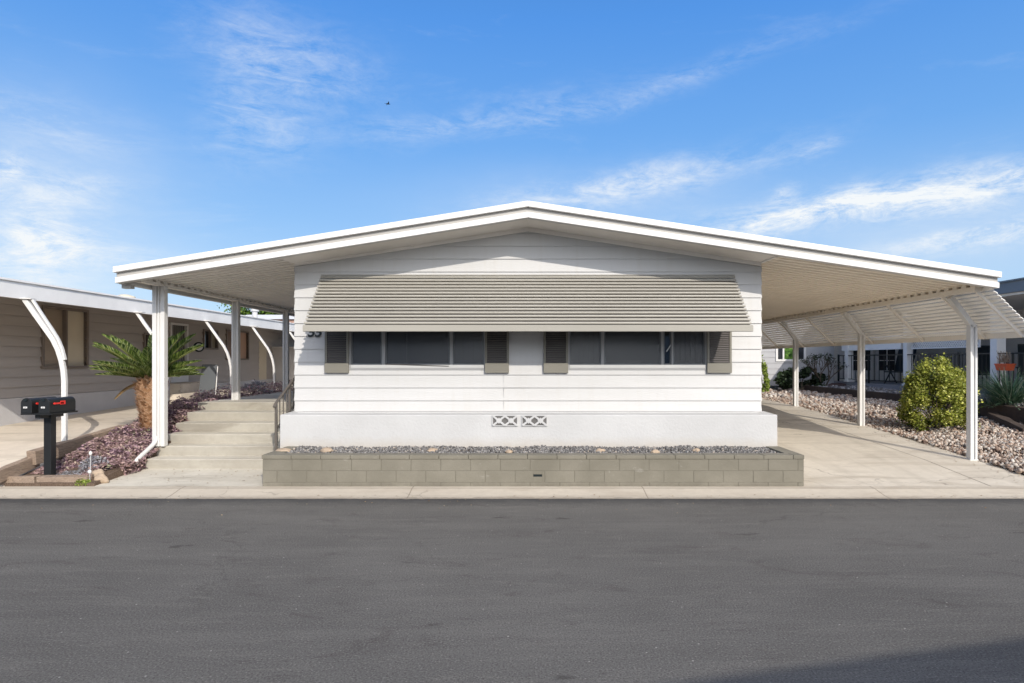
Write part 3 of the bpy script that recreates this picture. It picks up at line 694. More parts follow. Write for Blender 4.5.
# interior room
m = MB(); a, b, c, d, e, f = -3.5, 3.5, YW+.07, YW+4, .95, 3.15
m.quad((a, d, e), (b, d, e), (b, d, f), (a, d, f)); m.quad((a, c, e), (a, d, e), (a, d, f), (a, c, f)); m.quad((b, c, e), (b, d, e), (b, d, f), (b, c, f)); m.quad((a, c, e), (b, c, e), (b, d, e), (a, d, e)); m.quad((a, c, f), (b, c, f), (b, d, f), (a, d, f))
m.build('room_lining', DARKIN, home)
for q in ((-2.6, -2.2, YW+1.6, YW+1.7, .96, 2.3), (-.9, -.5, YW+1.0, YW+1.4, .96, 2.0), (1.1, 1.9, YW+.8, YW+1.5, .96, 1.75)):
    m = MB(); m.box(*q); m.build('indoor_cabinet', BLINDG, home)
# front awning
m = MB(); inn = MB(); AX = 3.21; Y0, Z0, Y1, Z1 = YW-.03, 3.05, 9.135, 2.245; NA = 15
for i in range(NA):
    t = i/NA; pz = (Z0-Z1)/NA; py_ = (Y0-Y1)/NA; y = Y0-py_*(i+.15); z = Z0-pz*i
    jx = random.uniform(-.006, .006); h = .60*pz
    for (ya, za, yb, zb) in ((y+.008, z, y-.004, z-.006), (y-.004, z-.006, y-.008, z-h*.6), (y-.008, z-h*.6, y-.004, z-h), (y-.004, z-h, y+.012, z-h-.003)):
        m.quad((-AX+jx, ya, za), (AX+jx, ya, za), (AX+jx, yb, zb), (-AX+jx, yb, zb))
    yn = y-py_; zn = z-pz
    inn.quad((-AX+jx+.01, y+.045, z-.015), (AX+jx-.01, y+.045, z-.015), (AX+jx-.01, yn+.07, zn-.004), (-AX+jx+.01, yn+.07, zn-.004))
    inn.quad((-AX+jx+.01, y+.045, z-.015), (AX+jx-.01, y+.045, z-.015), (AX+jx-.01, y+.072, z-.002), (-AX+jx+.01, y+.072, z-.002))
m.box(-AX, AX, Y0+.005, YW-.02, 3.06, 3.075)
m.box(-AX-.0, AX+.0, 9.118, 9.135, 2.16, 2.238); m.box(-AX, AX, 9.13, 9.19, 2.238, 2.25); m.box(-AX, AX, 9.135, 9.16, 2.155, 2.163)
aw = m.build('window_awning', TAN, home)
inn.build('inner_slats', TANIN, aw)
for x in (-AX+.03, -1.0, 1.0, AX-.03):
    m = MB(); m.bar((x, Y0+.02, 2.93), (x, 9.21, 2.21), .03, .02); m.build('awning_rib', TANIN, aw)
for x in (-3.1, 3.1):
    m = MB(); m.tube([(x, 9.16, 2.18), (x, YW-.03, 1.98)], .009, 6)
# house number
def text_mesh(name, s, size, mat, parent, loc, rx=PI/2, rz=0, shear=0, ext=.004, weight=0):
    cu = bpy.data.curves.new(name, 'FONT'); cu.body = s; cu.size = size; cu.extrude = ext; cu.shear = shear; cu.align_x = 'CENTER'; cu.offset = weight
    o = bpy.data.objects.new(name+'_tmp', cu); COL.objects.link(o); bpy.context.view_layer.update()
    me = bpy.data.meshes.new_from_object(o.evaluated_get(bpy.context.evaluated_depsgraph_get())); bpy.data.objects.remove(o)
    q = link(name, me, mat, parent); q.location = loc; q.rotation_euler = (rx, 0, rz); return q
text_mesh('house_number', '55', .215, BLACK, home, ((314.5-528)/64.4, YW-.026, 2.112), shear=.25, weight=.006)

# ------------------------------------------------------------------ planter
pl = thing('planter_wall', 'low khaki painted concrete block planter in front of the white home', 'planter')
m = MB(); PX0, PX1, PY = -3.55, 3.69, 8.56
m.box(PX0+.003, PX1-.003, PY+.0035, PY+.12, .0, .425); m.box(PX0+.006, PX0+.15, PY+.12, 9.46, 0, .425); m.box(PX1-.15, PX1-.006, PY+.12, 9.46, 0, .425)
core = m.build('mortar', MORTAR, pl)
m = MB(); zc = [.02, .115, .27, .424]
for r in range(3):
    off = .2 if r % 2 else 0; x = PX0 - off
    while x < PX1:
        a = max(x, PX0); b = min(x+.392, PX1)
        if b-a > .03:
            jy = random.uniform(-.0015, .0015)
            if not (r == 1 and a < .13 < b): m.box(a, b-.003 if b < PX1 else b, PY+jy, PY+.10, zc[r]+.001, zc[r+1]-.002)
            else:
                m.box(a, .07, PY, PY+.10, zc[r]+.002, zc[r+1]-.004); m.box(.19, b-.006, PY, PY+.1, zc[r]+.002, zc[r+1]-.004); m.box(.07, .19, PY, PY+.1, zc[r]+.002, zc[r]+.075); m.box(.07, .19, PY, PY+.1, zc[r]+.105, zc[r+1]-.004)
        x += .398
    for side, xx in ((0, PX0), (1, PX1)):
        y = PY+.105
        while y < 9.45:
            b = min(y+.39, 9.452)
            if side: m.box(xx-.1, xx-.0, y, b-.006, zc[r]+.002, zc[r+1]-.004)
            else: m.box(xx, xx+.1, y, b-.006, zc[r]+.002, zc[r+1]-.004)
            y += .396
m.build('block_course', BLOCK, pl, bevel=.0025)
m = MB(); x = PX0-.01
while x < PX1:
    b = min(x+.395, PX1+.01); m.box(x, b-.005, PY-.008, PY+.19, .426, .478+random.uniform(-.002, .002)); x += .395
for xa, xb in ((PX0-.01, PX0+.19), (PX1-.18, PX1+.01)):
    y = PY+.193
    while y < 9.44:
        b = min(y+.395, 9.447); m.box(xa, xb, y, b-.004, .426, .478); y += .395
m.build('cap_block', BLOCK, pl, bevel=.004)
m = MB(); m.box(.072, .188, PY-.001, PY+.05, .191, .219); m.build('weep_hole', BLACK, pl)
m = MB(); m.box(PX0+.15, PX1-.15, PY+.12, 9.46, .2, .445); m.build('planter_fill', GRAVBASE, pl)
n = 9000
pos = np.stack([RNG.uniform(PX0+.2, PX1-.2, n), RNG.uniform(PY+.2, 9.44, n), np.zeros(n)], 1)
pos[:, 2] = .446 + .006*np.sin(pos[:, 0]*3.1)+.005*np.sin(pos[:, 0]*9)+RNG.uniform(-.008, .016, n) + .03*(pos[:, 1]-8.9)
s3 = RNG.uniform(.010, .020, (n, 1))*RNG.uniform(.6, 1.2, (n, 3))
g = scatter('planter_gravel', ICO_V, ICO_F, pos, rrot(n), s3, GREYGRAV); tag(g, 'loose grey gravel filling the block planter', 'gravel', kind='stuff')
def rock(loc, size, mat, label, group=None, rz=0):
    import bmesh
    bm = bmesh.new(); bmesh.ops.create_icosphere(bm, subdivisions=3, radius=1)
    sd = random.random()*50
    from mathutils import noise as nz
    for v in bm.verts:
        q = v.co.normalized(); d = 1+.35*nz.noise(q*1.3+Vector((sd, 0, 0)))+.12*nz.noise(q*4+Vector((0, sd, 0)))
        v.co = Vector((q.x*size[0]*d, q.y*size[1]*d, q.z*size[2]*d))
    me = bpy.data.meshes.new('rock'); bm.to_mesh(me); bm.free()
    o = link('rock', me, mat, smooth=True); o.location = loc; o.rotation_euler = (0, 0, rz); return tag(o, label, 'rock', group)
G = 'rocks lying on the planter gravel'
for px, py, sz, lab in ((283, 449.5, (.12, .09, .035), 'flat tan rock at the left end of the gravel planter, by the handrail'),
                    (327, 449.5, (.10, .08, .045), 'largest tan rock on the left part of the planter gravel'),
                    (432, 449, (.10, .07, .025), 'reddish flat rock in the planter gravel below the left window'),
                    (509, 450.5, (.06, .05, .025), 'small tan rock in the planter gravel under the vent blocks'),
                    (600, 449.5, (.07, .05, .03), 'orange tan rock in the planter gravel right of the vent blocks'),
                    (655, 451, (.07, .05, .035), 'pale round rock in the planter gravel below the right window'),
                    (696, 449.5, (.06, .05, .03), 'tan rock in the planter gravel right of the pale round rock')):
    Y = 640*(H-.49)/(py-360); Y = min(9.3, max(8.85, Y)); rock(((px-528)*Y/640, Y, .475), sz, TANROCK, lab, G, random.random()*3)

# ------------------------------------------------------------------ steps
m = MB(); SY = [9.6, 10.0, 10.4, 10.85, 11.35, 11.95]; SZ = [.26, .40, .54, .68, .82, .96]; SXL = [-5.70, -5.80, -5.86, -5.93, -6.0, -6.12]
for i in range(6):
    yb = SY[i+1]+.05 if i < 5 else 27
    z0 = -.05 if i == 0 else SZ[i-1]-.06
    m.box(SXL[i]-.05, -3.695, SY[i], yb, z0, SZ[i])
    m.box(SXL[i]-.05, -3.695, SY[i]+.03, yb, -.1-.01*i, z0+.01)
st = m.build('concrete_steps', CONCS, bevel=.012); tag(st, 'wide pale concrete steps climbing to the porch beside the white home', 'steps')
hr = thing('handrail', 'taupe metal handrail at the right edge of the concrete steps', 'handrail')
RX = -3.77
m = MB(); m.bar((RX, 9.56, 1.10), (RX, 11.6, 2.02), .035, .03); m.bar((RX, 9.56, 1.10), (RX, 9.50, 1.05), .035, .03); m.build('rail', BRONZE, hr, bevel=.004)
for y, z0, z1 in ((9.58, .12, 1.10), (10.13, .405, 1.345), (10.9, .682, 1.69), (11.6, .822, 2.01)):
    m = MB(); m.box(RX-.017, RX+.017, y-.017, y+.017, z0, z1); m.build('post', BRONZE, hr)
m = MB(); m.bar((RX, 9.6, .72), (RX, 11.6, 1.6), .02, .02)
for y in np.arange(9.72, 11.55, .14):
    zz = .66+(y-9.6)*.45; m.box(RX-.007, RX+.007, y-.007, y+.007, zz, zz+.44)
m.build('balusters', BRONZE, hr)

# ------------------------------------------------------------------ mailboxes
mp = thing('mailbox_post', 'black wooden post with a crossboard carrying the two mailboxes by the kerb', 'mailbox post')
m = MB(); bz = interp(8.8, ZB)-.02; m.box(-6.60, -6.50, 8.72, 8.82, bz, 1.02); m.build('post', MBOX, mp, bevel=.004)
m = MB(); m.box(-6.74, -6.33, 8.50, 9.0, 1.02, 1.038); m.box(-6.585, -6.515, 8.55, 8.98, .965, 1.019); m.build('crossboard', MBOX, mp)
m = MB()
M = Matrix.Rotation(R(40), 3, 'Y')
m.obox((-6.80, 8.74, 1.16), (.09, .012, .022), Matrix.Rotation(R(40), 3, 'Y')); m.obox((-6.80, 8.755, 1.16), (.09, .012, .022), Matrix.Rotation(R(-40), 3, 'Y')); m.bar((-6.75, 8.75, 1.16), (-6.86, 8.75, 1.16), .015, .015)
m.bar((-6.735, 8.75, 1.03), (-6.80, 8.75, 1.12), .015, .015); m.build('side_bracket', BLACK, mp)
def mailbox(x, lab, num, fd=0):
    t = thing('mailbox', lab, 'mailbox', (x, 8.50, 1.04), 0, 'black mailboxes on one post')
    wd, hh, ln = .14, .20, .50; k = 10
    prof = [(-wd/2, 0), (wd/2, 0), (wd/2, hh-wd/2)] + [(wd/2*math.cos(PI*i/k), hh-wd/2+wd/2*math.sin(PI*i/k)) for i in range(1, k)] + [(-wd/2, hh-wd/2)]
    m = MB(); m.prism(prof, .02, ln, 'y'); m.build('body', MBOX, t, bevel=.004)
    m = MB(); m.prism([(a*1.05, b*1.02) for a, b in prof], 0, .019, 'y'); d = m.build('door', MBOX, t, bevel=.004)
    m = MB(); m.box(-.018, .018, -.016, 0, hh-.035, hh-.005); m.build('latch', BLACK, d)
    m = MB(); m.box(-.036, .014, -.004, -.001, .068, .090); m.build('number_plate', TRIMW, d)
    text_mesh('number', num, .024, BLACK, d, (-.011, -.0045, .07), ext=.0005)
    m = MB(); m.box(wd/2+.002, wd/2+.008, .08, .26, .115, .135); m.box(wd/2+.002, wd/2+.008, .20, .29, .105, .155); m.tube([(wd/2, .09, .125), (wd/2+.015, .09, .125)], .014, 8)
    m.build('flag', RED, t)
    return t
mailbox(-6.43, 'right-hand black mailbox with its red flag and long side showing', '55')
mailbox(-6.665, 'left-hand black mailbox, half hidden behind the other one', '54')

# ------------------------------------------------------------------ timbers
WOODD = paint('dark_old_timber', (.085, .06, .045), .2, .3, .9, .6, 20, .02)
def timber(a, b, w_, h_, lab, grp=None, mat=None):
    m = MB(); a = Vector(a); b = Vector(b); n = 14; d = (b-a); L = d.length; dn = d.normalized(); sd = dn.cross(Vector((0, 0, 1))).normalized(); up = sd.cross(dn)
    from mathutils import noise as nz
    rings = []
    for i in range(n+1):
        p = a + d*(i/n); r = []
        for (s1, s2) in ((-1, 0), (1, 0), (1, 1), (-1, 1)):
            j = nz.noise(Vector((p.x*3+s1*5, p.y*3, s2*7+p.x)))*.018
            r.append(p + sd*(s1*w_/2+j*s1) + up*(s2*(h_+j)))
        rings.append(r)
    for r in rings: m.v += [tuple(q) for q in r]
    for i in range(n):
        for k in range(4): j = (k+1) % 4; m.f.append((i*4+k, i*4+j, (i+1)*4+j, (i+1)*4+k))
    m.f.append((0, 1, 2, 3)); m.f.append(tuple(n*4+q for q in (3, 2, 1, 0)))
    return tag(m.build('timber_edging', mat or WOOD, bevel=.008), lab, 'timber', grp)
GT = 'weathered timbers edging the planting bed'
timber((-7.75, 8.64, .055), (-6.62, 8.64, .055), .13, .13, 'front timber along the gutter, at the far left, left of the mailbox post', GT)
timber((-6.60, 8.65, .055), (-5.93, 8.66, .055), .13, .125, 'front timber along the gutter, right of the mailbox post and ending at the weeds', GT)
timber((-7.02, 8.45, .12), (-7.02, 9.15, .235), .11, .17, 'short low timber beside the concrete drive, nearest the road', GT)
timber((-6.98, 9.0, .27), (-6.93, 10.95, .44), .13, .20, 'long timber between the purple plants and the neighbour drive', GT)
GT2 = 'dark timbers of the terrace edge'
timber((10.5, 17.2, .45), (10.5, 23, .45), .18, .34, 'middle dark timber retaining the upper gravel terrace', GT2, WOODD)
timber((10.5, 23.02, .45), (10.5, 29.5, .45), .18, .34, 'farthest dark timber of the terrace edge below the grey wall', GT2, WOODD)
timber((10.45, 11.6, .36), (10.5, 17.15, .44), .18, .36, 'nearest dark timber at the right edge, in front of the blue-green shrub', GT2, WOODD)
timber((9.6, 12.3, .28), (10.3, 14.2, .42), .18, .16, 'lower slanting timber lying in the rocks at the right edge', GT2, WOODD)

# ------------------------------------------------------------------ plants
def leaves(name, pos, size, mat, parent=None, tilt=1.2, asp=1, origin=None):
    n = len(pos); sc = RNG.uniform(.7, 1.3, (n, 1))*size*np.array([[1, asp, 1]]); return scatter(name, LEAF_V, LEAF_F, pos, rrot(n, tilt), sc, mat, parent, origin=origin)
# purple ground cover
def inbed(n, x0, x1, y0, y1, hgt, lump):
    x = RNG.uniform(x0, x1, n); y = RNG.uniform(y0, y1, n); zb = np.interp(y, [a for a, _ in ZB], [b for _, b in ZB])
    lx = .5+.5*np.sin(x*lump+1.3*np.sin(y*5))*np.cos(y*lump*.8+x*2)
    ex = np.minimum(1, np.minimum((x-x0), (x1-x))/.12)*np.minimum(1, np.minimum(y-y0, y1-y)/.15)
    hh = hgt*(.35+.65*lx)*np.clip(ex, .15, 1); z = zb + hh*np.sqrt(RNG.uniform(0, 1, n)); return np.stack([x, y, z], 1)
P = np.concatenate([inbed(5200, -6.82, -5.72, 9.15, 9.95, .20, 9), inbed(5200, -6.85, -5.86, 9.8, 10.9, .22, 8), inbed(6500, -6.9, -5.98, 10.7, 13.5, .26, 7), inbed(3500, -7.1, -5.95, 13.2, 19, .3, 6), inbed(900, -6.95, -6.5, 8.9, 9.4, .08, 12)])
q_ = inbed(2600, -6.25, -5.70, 8.78, 9.75, .16, 11); q_[:, 2] = np.where(q_[:, 0] > -5.82, RNG.uniform(.07, .3, len(q_)), q_[:, 2]); q_ = q_[(q_[:, 0]+6.25 < (q_[:, 1]-8.6)*.9)]; P = np.concatenate([P, q_])
# sweep over steps edge: trailing growth
t_ = leaves('purple_ground_cover', P, .062, PURP, asp=.7, tilt=.9); tag(t_, 'purple and tan trailing succulent ground cover filling the bed beside the steps', 'ground cover', kind='stuff')
def mound(name, loc, rad, n, size, mat, lab, cat, group=None, clumps=0, stem=None, shell=.55, asp=1, tilt=1.4, trunkmat=None, low=0, cs_=.095):
    root = thing(name, lab, cat, loc, 0, group)
    c = []
    if clumps:
        for _ in range(clumps):
            v = RNG.normal(size=3); v /= np.linalg.norm(v); v[2] = abs(v[2]) if not low else (v[2] if v[2] > -low else -v[2])
            r = RNG.uniform(shell, 1); c.append((v*r*np.array(rad)))
        c = np.array(c); idx = RNG.integers(0, len(c), n); pos = c[idx] + RNG.normal(size=(n, 3))*np.array(rad)*cs_
    else:
        v = RNG.normal(size=(n, 3)); v /= np.linalg.norm(v, axis=1)[:, None]; v[:, 2] = np.abs(v[:, 2]); pos = v*np.array(rad)*RNG.uniform(shell, 1, (n, 1))
    pos[:, 2] += (low*rad[2] if low else 0); pos[:, 2] = np.maximum(pos[:, 2], .01)
    leaves('foliage', pos, size, mat, root, tilt, asp)
    m = MB(); k = 9 if clumps else 4
    for i in range(k):
        e = c[i*len(c)//k]*.8 if clumps else np.array((random.uniform(-1, 1)*rad[0]*.6, random.uniform(-1, 1)*rad[1]*.6, rad[2]*.7)); e = Vector(e); e.z = abs(e.z)+(low*rad[2]*.8 if low else 0)
        m.tube([(random.uniform(-.04, .04), random.uniform(-.04, .04), -.03), (e.x*.4, e.y*.4, e.z*.5), tuple(e)], [.02*max(rad), .014*max(rad), .006*max(rad)], 6)
    m.build('stem', trunkmat or TRUNK, root)
    return root
gy = interp(9.15, ZB)
mound('silver_shrub', (-6.13, 9.05, interp(9.05, ZB)), (.20, .2, .22), 900, .03, GREYB, 'small silvery grey shrub in front of the purple ground cover', 'shrub')
mound('grey_mat_plant', (-6.32, 8.92, interp(8.9, ZB)-.01), (.26, .15, .06), 500, .025, GREYB, 'flat grey creeping plant between mailbox post and silvery shrub', 'plant')
mound('weed', (-5.98, 8.60, .07), (.12, .06, .09), 260, .04, WEED, 'bright green weed growing at the gutter edge by the front timber', 'weed')
rock((-5.83, 8.74, .12), (.10, .07, .07), TANROCK, 'pinkish rock beside the green weed at the walkway edge')
rock((-5.95, 8.86, .16), (.09, .06, .075), TANROCK, 'brown rock in front of the silvery shrub, behind the green weed')
for (x, y, lab) in ((-6.07, 8.88, 'white solar garden light in front of the silvery shrub, the taller one'), (-5.93, 8.66, 'white solar garden light low by the green weed')):
    zb = interp(y, ZB)-.03; t = thing('garden_light', lab, 'garden light', (x, y, zb), 0, 'small white garden lights')
    hh = .30 if y > 8.8 else .12
    m = MB(); m.tube([(0, 0, 0), (0, 0, hh)], .006, 6); m.build('stake', POSTG, t)
    m = MB(); m.tube([(0, 0, hh), (0, 0, hh+.02), (0, 0, hh+.045), (0, 0, hh+.055)], [.014, .022, .02, .008], 10); m.build('lamp_head', TRIMW, t, smooth=True)
# sago palm
sp = thing('sago_palm', 'sago palm with shaggy tan trunk and spreading fronds behind the tall white post', 'palm', (-6.33, 10.75, interp(10.75, ZB)-.02))
TH = 1.50-interp(10.75, ZB)
m = MB(); m.tube([(0, 0, 0), (0, 0, .25), (-.01, 0, .6), (0, 0, TH-.12), (0, 0, TH)], [.12, .14, .20, .225, .12], 20); tr = m.build('trunk', BARK, sp, smooth=True)
n = 620; a = RNG.uniform(0, 2*PI, n); zz = RNG.uniform(.02, TH, n); rr = np.interp(zz, [0, .25, .6, TH-.12, TH], [.13, .15, .205, .23, .16])
pos = np.stack([rr*np.cos(a), rr*np.sin(a), zz], 1); ux = np.stack([np.cos(a), np.sin(a), .9+0*a], 1); ux /= np.linalg.norm(ux, axis=1)[:, None]
uy = np.stack([-np.sin(a), np.cos(a), 0*a], 1); uz = np.cross(ux, uy); Rm = np.stack([ux, uy, uz], 2)
TRK = leafmat('trunk_scale', [(0, (.26, .13, .06)), (.5, (.62, .36, .19)), (1, (.80, .58, .38))], trans=.05)
scatter('leaf_base', LEAF_V, LEAF_F, pos, Rm, np.ones((n, 1))*np.array([[.15, .12, .14]])*RNG.uniform(.7, 1.2, (n, 1)), TRK, tr)
def frond(L, az, elev, droop):
    m = MB(); N = 34; pts = []; p = Vector((0, 0, 0)); e = elev
    for i in range(N+1):
        pts.append(p.copy()); p = p + Vector((math.cos(e), 0, math.sin(e)))*(L/N); e -= droop/N*(.5+i/N)
    r = MB(); r.tube(pts, [.010*(1-i/(N+1)*.75) for i in range(N+1)], 5)
    for i in range(3, N):
        t = i/N; ll = .135*math.sin(PI*min(1, t*.82+.16))**.7*(L/.9)
        d = (pts[i+1]-pts[i]).normalized(); up = Vector((-d.z, 0, d.x))
        for s in (-1, 1):
            for h2 in (0, .5):
                o = pts[i] + d*(L/N)*h2; tip = o + d*ll*.70 + Vector((0, s, 0))*ll*.55 + up*ll*.42; wv = d*.0115
                mid = (o+tip)/2 + up*(.012)
                m.quad(o-wv, mid-wv*1.3, tip, mid+wv*1.3)
    return m, r
FR = [frond(.98, 0, R(e), R(d)) for e, d in ((14, 12), (28, 20), (42, 24), (58, 26), (76, 20))]
fms = []
for (m, r) in FR:
    me1 = m.build('frond', PALM); me2 = r.build('rachis', PALMY, me1); fms.append(me1)
k = 0; used = set()
spec = [(az, 0) for az in range(0, 360, 18)] + [(az+11, 1) for az in range(0, 360, 20)] + [(az+5, 2) for az in range(0, 360, 25)] + [(az, 3) for az in range(10, 370, 36)] + [(az, 4) for az in range(0, 360, 120)]
for az, q in spec:
    o = fms[q] if q not in used else copy_tree(fms[q]); used.add(q)
    o.parent = sp; o.location = (.03*math.cos(R(az)), .03*math.sin(R(az)), TH-.05); o.rotation_euler = (R(random.uniform(-14, 14)), R(random.uniform(-6, 6)), R(az+random.uniform(-7, 7))); s_ = random.uniform(.74, .93)*(1.16 if q in (2, 3) else 1); o.scale = (s_,)*3

DRYF = leafmat('dry_frond', [(0, (.25, .16, .07)), (1, (.45, .32, .16))])
for az, e_ in ((200, -18), (320, -22), (95, -25)):
    m, r_ = frond(.62, 0, R(e_), R(35)); o = m.build('frond', DRYF, sp); r_.build('rachis', DRYF, o); o.location = (0, 0, TH-.06); o.rotation_euler = (0, 0, R(az)); o['label'] = 'dry brown frond hanging under the crown'
# right yellow-green bush
mound('yellow_green_bush', (8.17, 12.75, interp(12.75, ZG)-.02), (.64, .64, .86), 24000, .045, YBUSH, 'rounded yellow-green bush growing in the pink rocks behind the front carport post', 'bush', clumps=88, shell=.66, asp=1.4, low=.62, tilt=1.1, cs_=.085)
# rocks on the right
def rocks(n, x0, x1, y0, y1, s0, s1, zf, power=1.0):
    x = RNG.uniform(x0, x1, n); y = y0+(y1-y0)*RNG.uniform(0, 1, n)**power
    z = np.interp(y, [a for a, _ in zf], [b for _, b in zf]) + RNG.uniform(-.02, .035, n) + .03*np.sin(x*2+y)*np.cos(y*1.7)
    s = (s0*.6+(s1*1.25-s0*.6)*RNG.uniform(0, 1, (n, 1))**2.2)*RNG.uniform(.6, 1.25, (n, 3))*np.array([[1, 1, .75]])
    return np.stack([x, y, z], 1), s
p1, s1 = rocks(22000, 7.07, 10.4, 8.98, 14, .015, .036, ZG, .9); p2, s2 = rocks(12000, 7.07, 10.4, 14, 20, .020, .044, ZG); p3, s3 = rocks(3500, 7.07, 10.4, 20, 29.5, .05, .09, ZG)
p4, s4 = rocks(1500, 7.02, 7.2, 9.1, 20, .02, .04, ZG)
P = np.concatenate([p1, p2, p3, p4]); SS = np.concatenate([s1, s2, s3, s4])
pt_ = np.sin(P[:, 0]*4.1+2*np.sin(P[:, 1]*2.3))*np.cos(P[:, 1]*3.3+np.sin(P[:, 0]*5)); kp = (pt_ < .55) | (RNG.uniform(size=len(P)) < .25); P = P[kp]; SS = SS[kp]
tag(scatter('river_rock', ICO_V, ICO_F, P, rrot(len(P)), SS, PINKROCK), 'pink and grey river rock covering the strip beside the driveway', 'rocks', kind='stuff')
GREYROCK = stonemat('grey_terrace_rock', [(0, (.06, .06, .06)), (.5, (.20, .19, .19)), (1, (.42, .41, .42))])
p5, s5 = rocks(6000, 10.6, 12.0, 12, 29, .025, .055, [(8, .76), (40, .76)])
tag(scatter('terrace_gravel', ICO_V, ICO_F, p5, rrot(len(p5)), s5, GREYROCK), 'grey shaded gravel on the upper terrace below the porch railing', 'gravel', kind='stuff')
# small twig/leaf debris on driveway edge
m = MB()
for (x, y, a, L) in ((6.2, 9.25, 2.4, .3), (6.9, 9.15, 1.0, .15)): pass

def litter(n, fx, fy, fz, size):
    x = fx(n); y = fy(n); return np.stack([x, y, fz(x, y)], 1)
dd = lambda y: np.interp(y, [a for a, _ in ZD], [b for _, b in ZD])
L1 = litter(260, lambda n: 7.05-np.abs(RNG.normal(size=n))*.28, lambda n: RNG.uniform(8.7, 18, n), lambda x, y: dd(y)+.008, 0)
L2 = litter(160, lambda n: RNG.uniform(-9, 9, n), lambda n: 8.10+np.abs(RNG.normal(size=n))*.06, lambda x, y: .022+0*x, 0)
L3 = litter(70, lambda n: RNG.uniform(-5.8, -3.8, n), lambda n: RNG.uniform(8.6, 9.55, n), lambda x, y: np.interp(y, [8.56, 9.6], [.07, .128]), 0)
L4 = litter(90, lambda n: RNG.uniform(-6, 7, n), lambda n: 8.05-np.abs(RNG.normal(size=n))*.5, lambda x, y: .010+0*x, 0)
DRY = leafmat('dry_leaf', [(0, (.12, .07, .04)), (.6, (.28, .19, .11)), (1, (.40, .32, .2))])
LP = np.concatenate([L1, L2, L3, L4]); tag(leaves('dry_leaf_litter', LP, .026, DRY, None, .35), 'small dry leaves and grit scattered along the gutter and the driveway edge', 'litter', kind='stuff')
# juniper-like shrub at right edge
def spiky(name, loc, n, L, mat, lab, cat, el=(5, 70), wdt=.012, azr=(0, 360), rings=1):
    root = thing(name, lab, cat, loc); m = MB()
    for i in range(n):
        az = R(random.uniform(*azr)); e = R(random.uniform(*el)); l = L*random.uniform(.6, 1.1); d = Vector((math.cos(az)*math.cos(e), math.sin(az)*math.cos(e), math.sin(e)))
        b = Vector((random.uniform(-.05, .05), random.uniform(-.05, .05), 0)); sd = d.cross(Vector((0, 0, 1))).normalized()*wdt; md = b+d*l*.5; tip = b+d*l+Vector((0, 0, -.12*l*math.cos(e)))
        m.quad(b-sd, md-sd*1.2, tip, md+sd*1.2)
        for k in range(6):   # side sprigs
            t = random.uniform(.3, .95); o = b.lerp(tip, t); e2 = o + d*.06 + Vector((random.uniform(-1, 1), random.uniform(-1, 1), random.uniform(-.3, 1)))*.055; m.tri(o, o+sd*.8, e2)
    m.build('foliage', mat, root); m = MB(); m.tube([(0, 0, -.04), (0, 0, .12)], [.04, .03], 8); m.build('stem', TRUNK, root); return root
spiky('blue_green_shrub', (10.75, 14.3, .72), 520, 1.1, BLUEG, 'blue-green spiky shrub at the right edge of the terrace', 'shrub', el=(5, 60), wdt=.012)
# dark shrubs at the far grey wall
mound('dark_shrub', (10.25, 24.0, .64), (.9, .5, .62), 2600, .11, DGREEN, 'dark bushy shrub under the white framed window of the grey wall', 'shrub', clumps=26, asp=1.3, low=.4)
mound('dark_shrub', (8.45, 23.0, .52), (.22, .3, 1.0), 900, .10, WEED, 'tall thin green shrub by the corner of the white home', 'shrub', clumps=14, asp=1.3, low=.3)
def twiggy(loc, hgt, lab):
    root = thing('bare_shrub', lab, 'shrub', loc); m = MB(); tips = []
    def grow(p, d, l, r, k):
        q = p + d*l; m.tube([p, q], [r, r*.7], 5, False)
        if k == 0: tips.append(q); return
        for _ in range(2 if k < 3 else 3):
            nd = (d + Vector((random.uniform(-.6, .6), random.uniform(-.6, .6), random.uniform(-.1, .4)))).normalized(); grow(q, nd, l*random.uniform(.65, .85), r*.65, k-1)
    for _ in range(3): grow(Vector((0, 0, -.03)), Vector((random.uniform(-.5, .5), random.uniform(-.3, .3), 1)).normalized(), hgt*.32, .035, 4)
    m.build('branches', TRUNK, root)
    P = np.array([tuple(t) for t in tips]); P = np.repeat(P, 4, 0)+RNG.normal(size=(len(P)*4, 3))*.05; leaves('foliage', P, .07, DGREEN, root)
twiggy((11.0, 23.8, .64), 1.35, 'sparse twiggy shrub right of the far window, by the grey wall')

# ------------------------------------------------------------------ LEFT NEIGHBOUR
nb = thing('grey_tan_neighbour_home', 'grey-tan manufactured home on the left with a white fascia and curved awning posts', 'house')
NX = -10.0
def YN(px, X=10.0): return 640*X/(528-px)
nwin = [ # px0, px1, py top, py bottom at centre, kind
    (42, 85, 310, 366, 'cream'), (143.5, 152, 335, 352, 'dark'), (203, 216, 331.5, 348, 'small'), (226, 247, 332, 358.5, 'peach')]
def zpx(px, py, X=10.0): return H + (360-py)*YN(px, X)/640
opn = []
for a, b, t, bt, k in nwin:
    mid = (a+b)/2; opn.append((YN(a)-8.6, YN(b)-8.6, zpx(mid, bt), min(2.84, zpx(mid, t))))
dY0, dY1 = YN(169), YN(186.5); dz1 = 2.80; dz0 = 1.12
opn.append((dY0-8.6, dY1-8.6, dz0, dz1)); eY0, eY1 = YN(258.5), YN(266); opn.append((eY0-8.6, eY1-8.6, 1.0, 2.45))
m = MB(); siding(m, (NX, 8.6), (NX, 29.5), (1, 0), 1.02, 2.98, lap=.03, openings=opn); siding(m, (-18, 8.6), (NX, 8.6), (0, -1), 1.02, 3.4, top=lambda u: 2.98+.13*min(u, 8-u)+.0)
m.quad((NX-.12, 8.62, 1.02), (NX-.12, 29.5, 1.02), (NX-.12, 29.5, 2.98), (NX-.12, 8.62, 2.98))
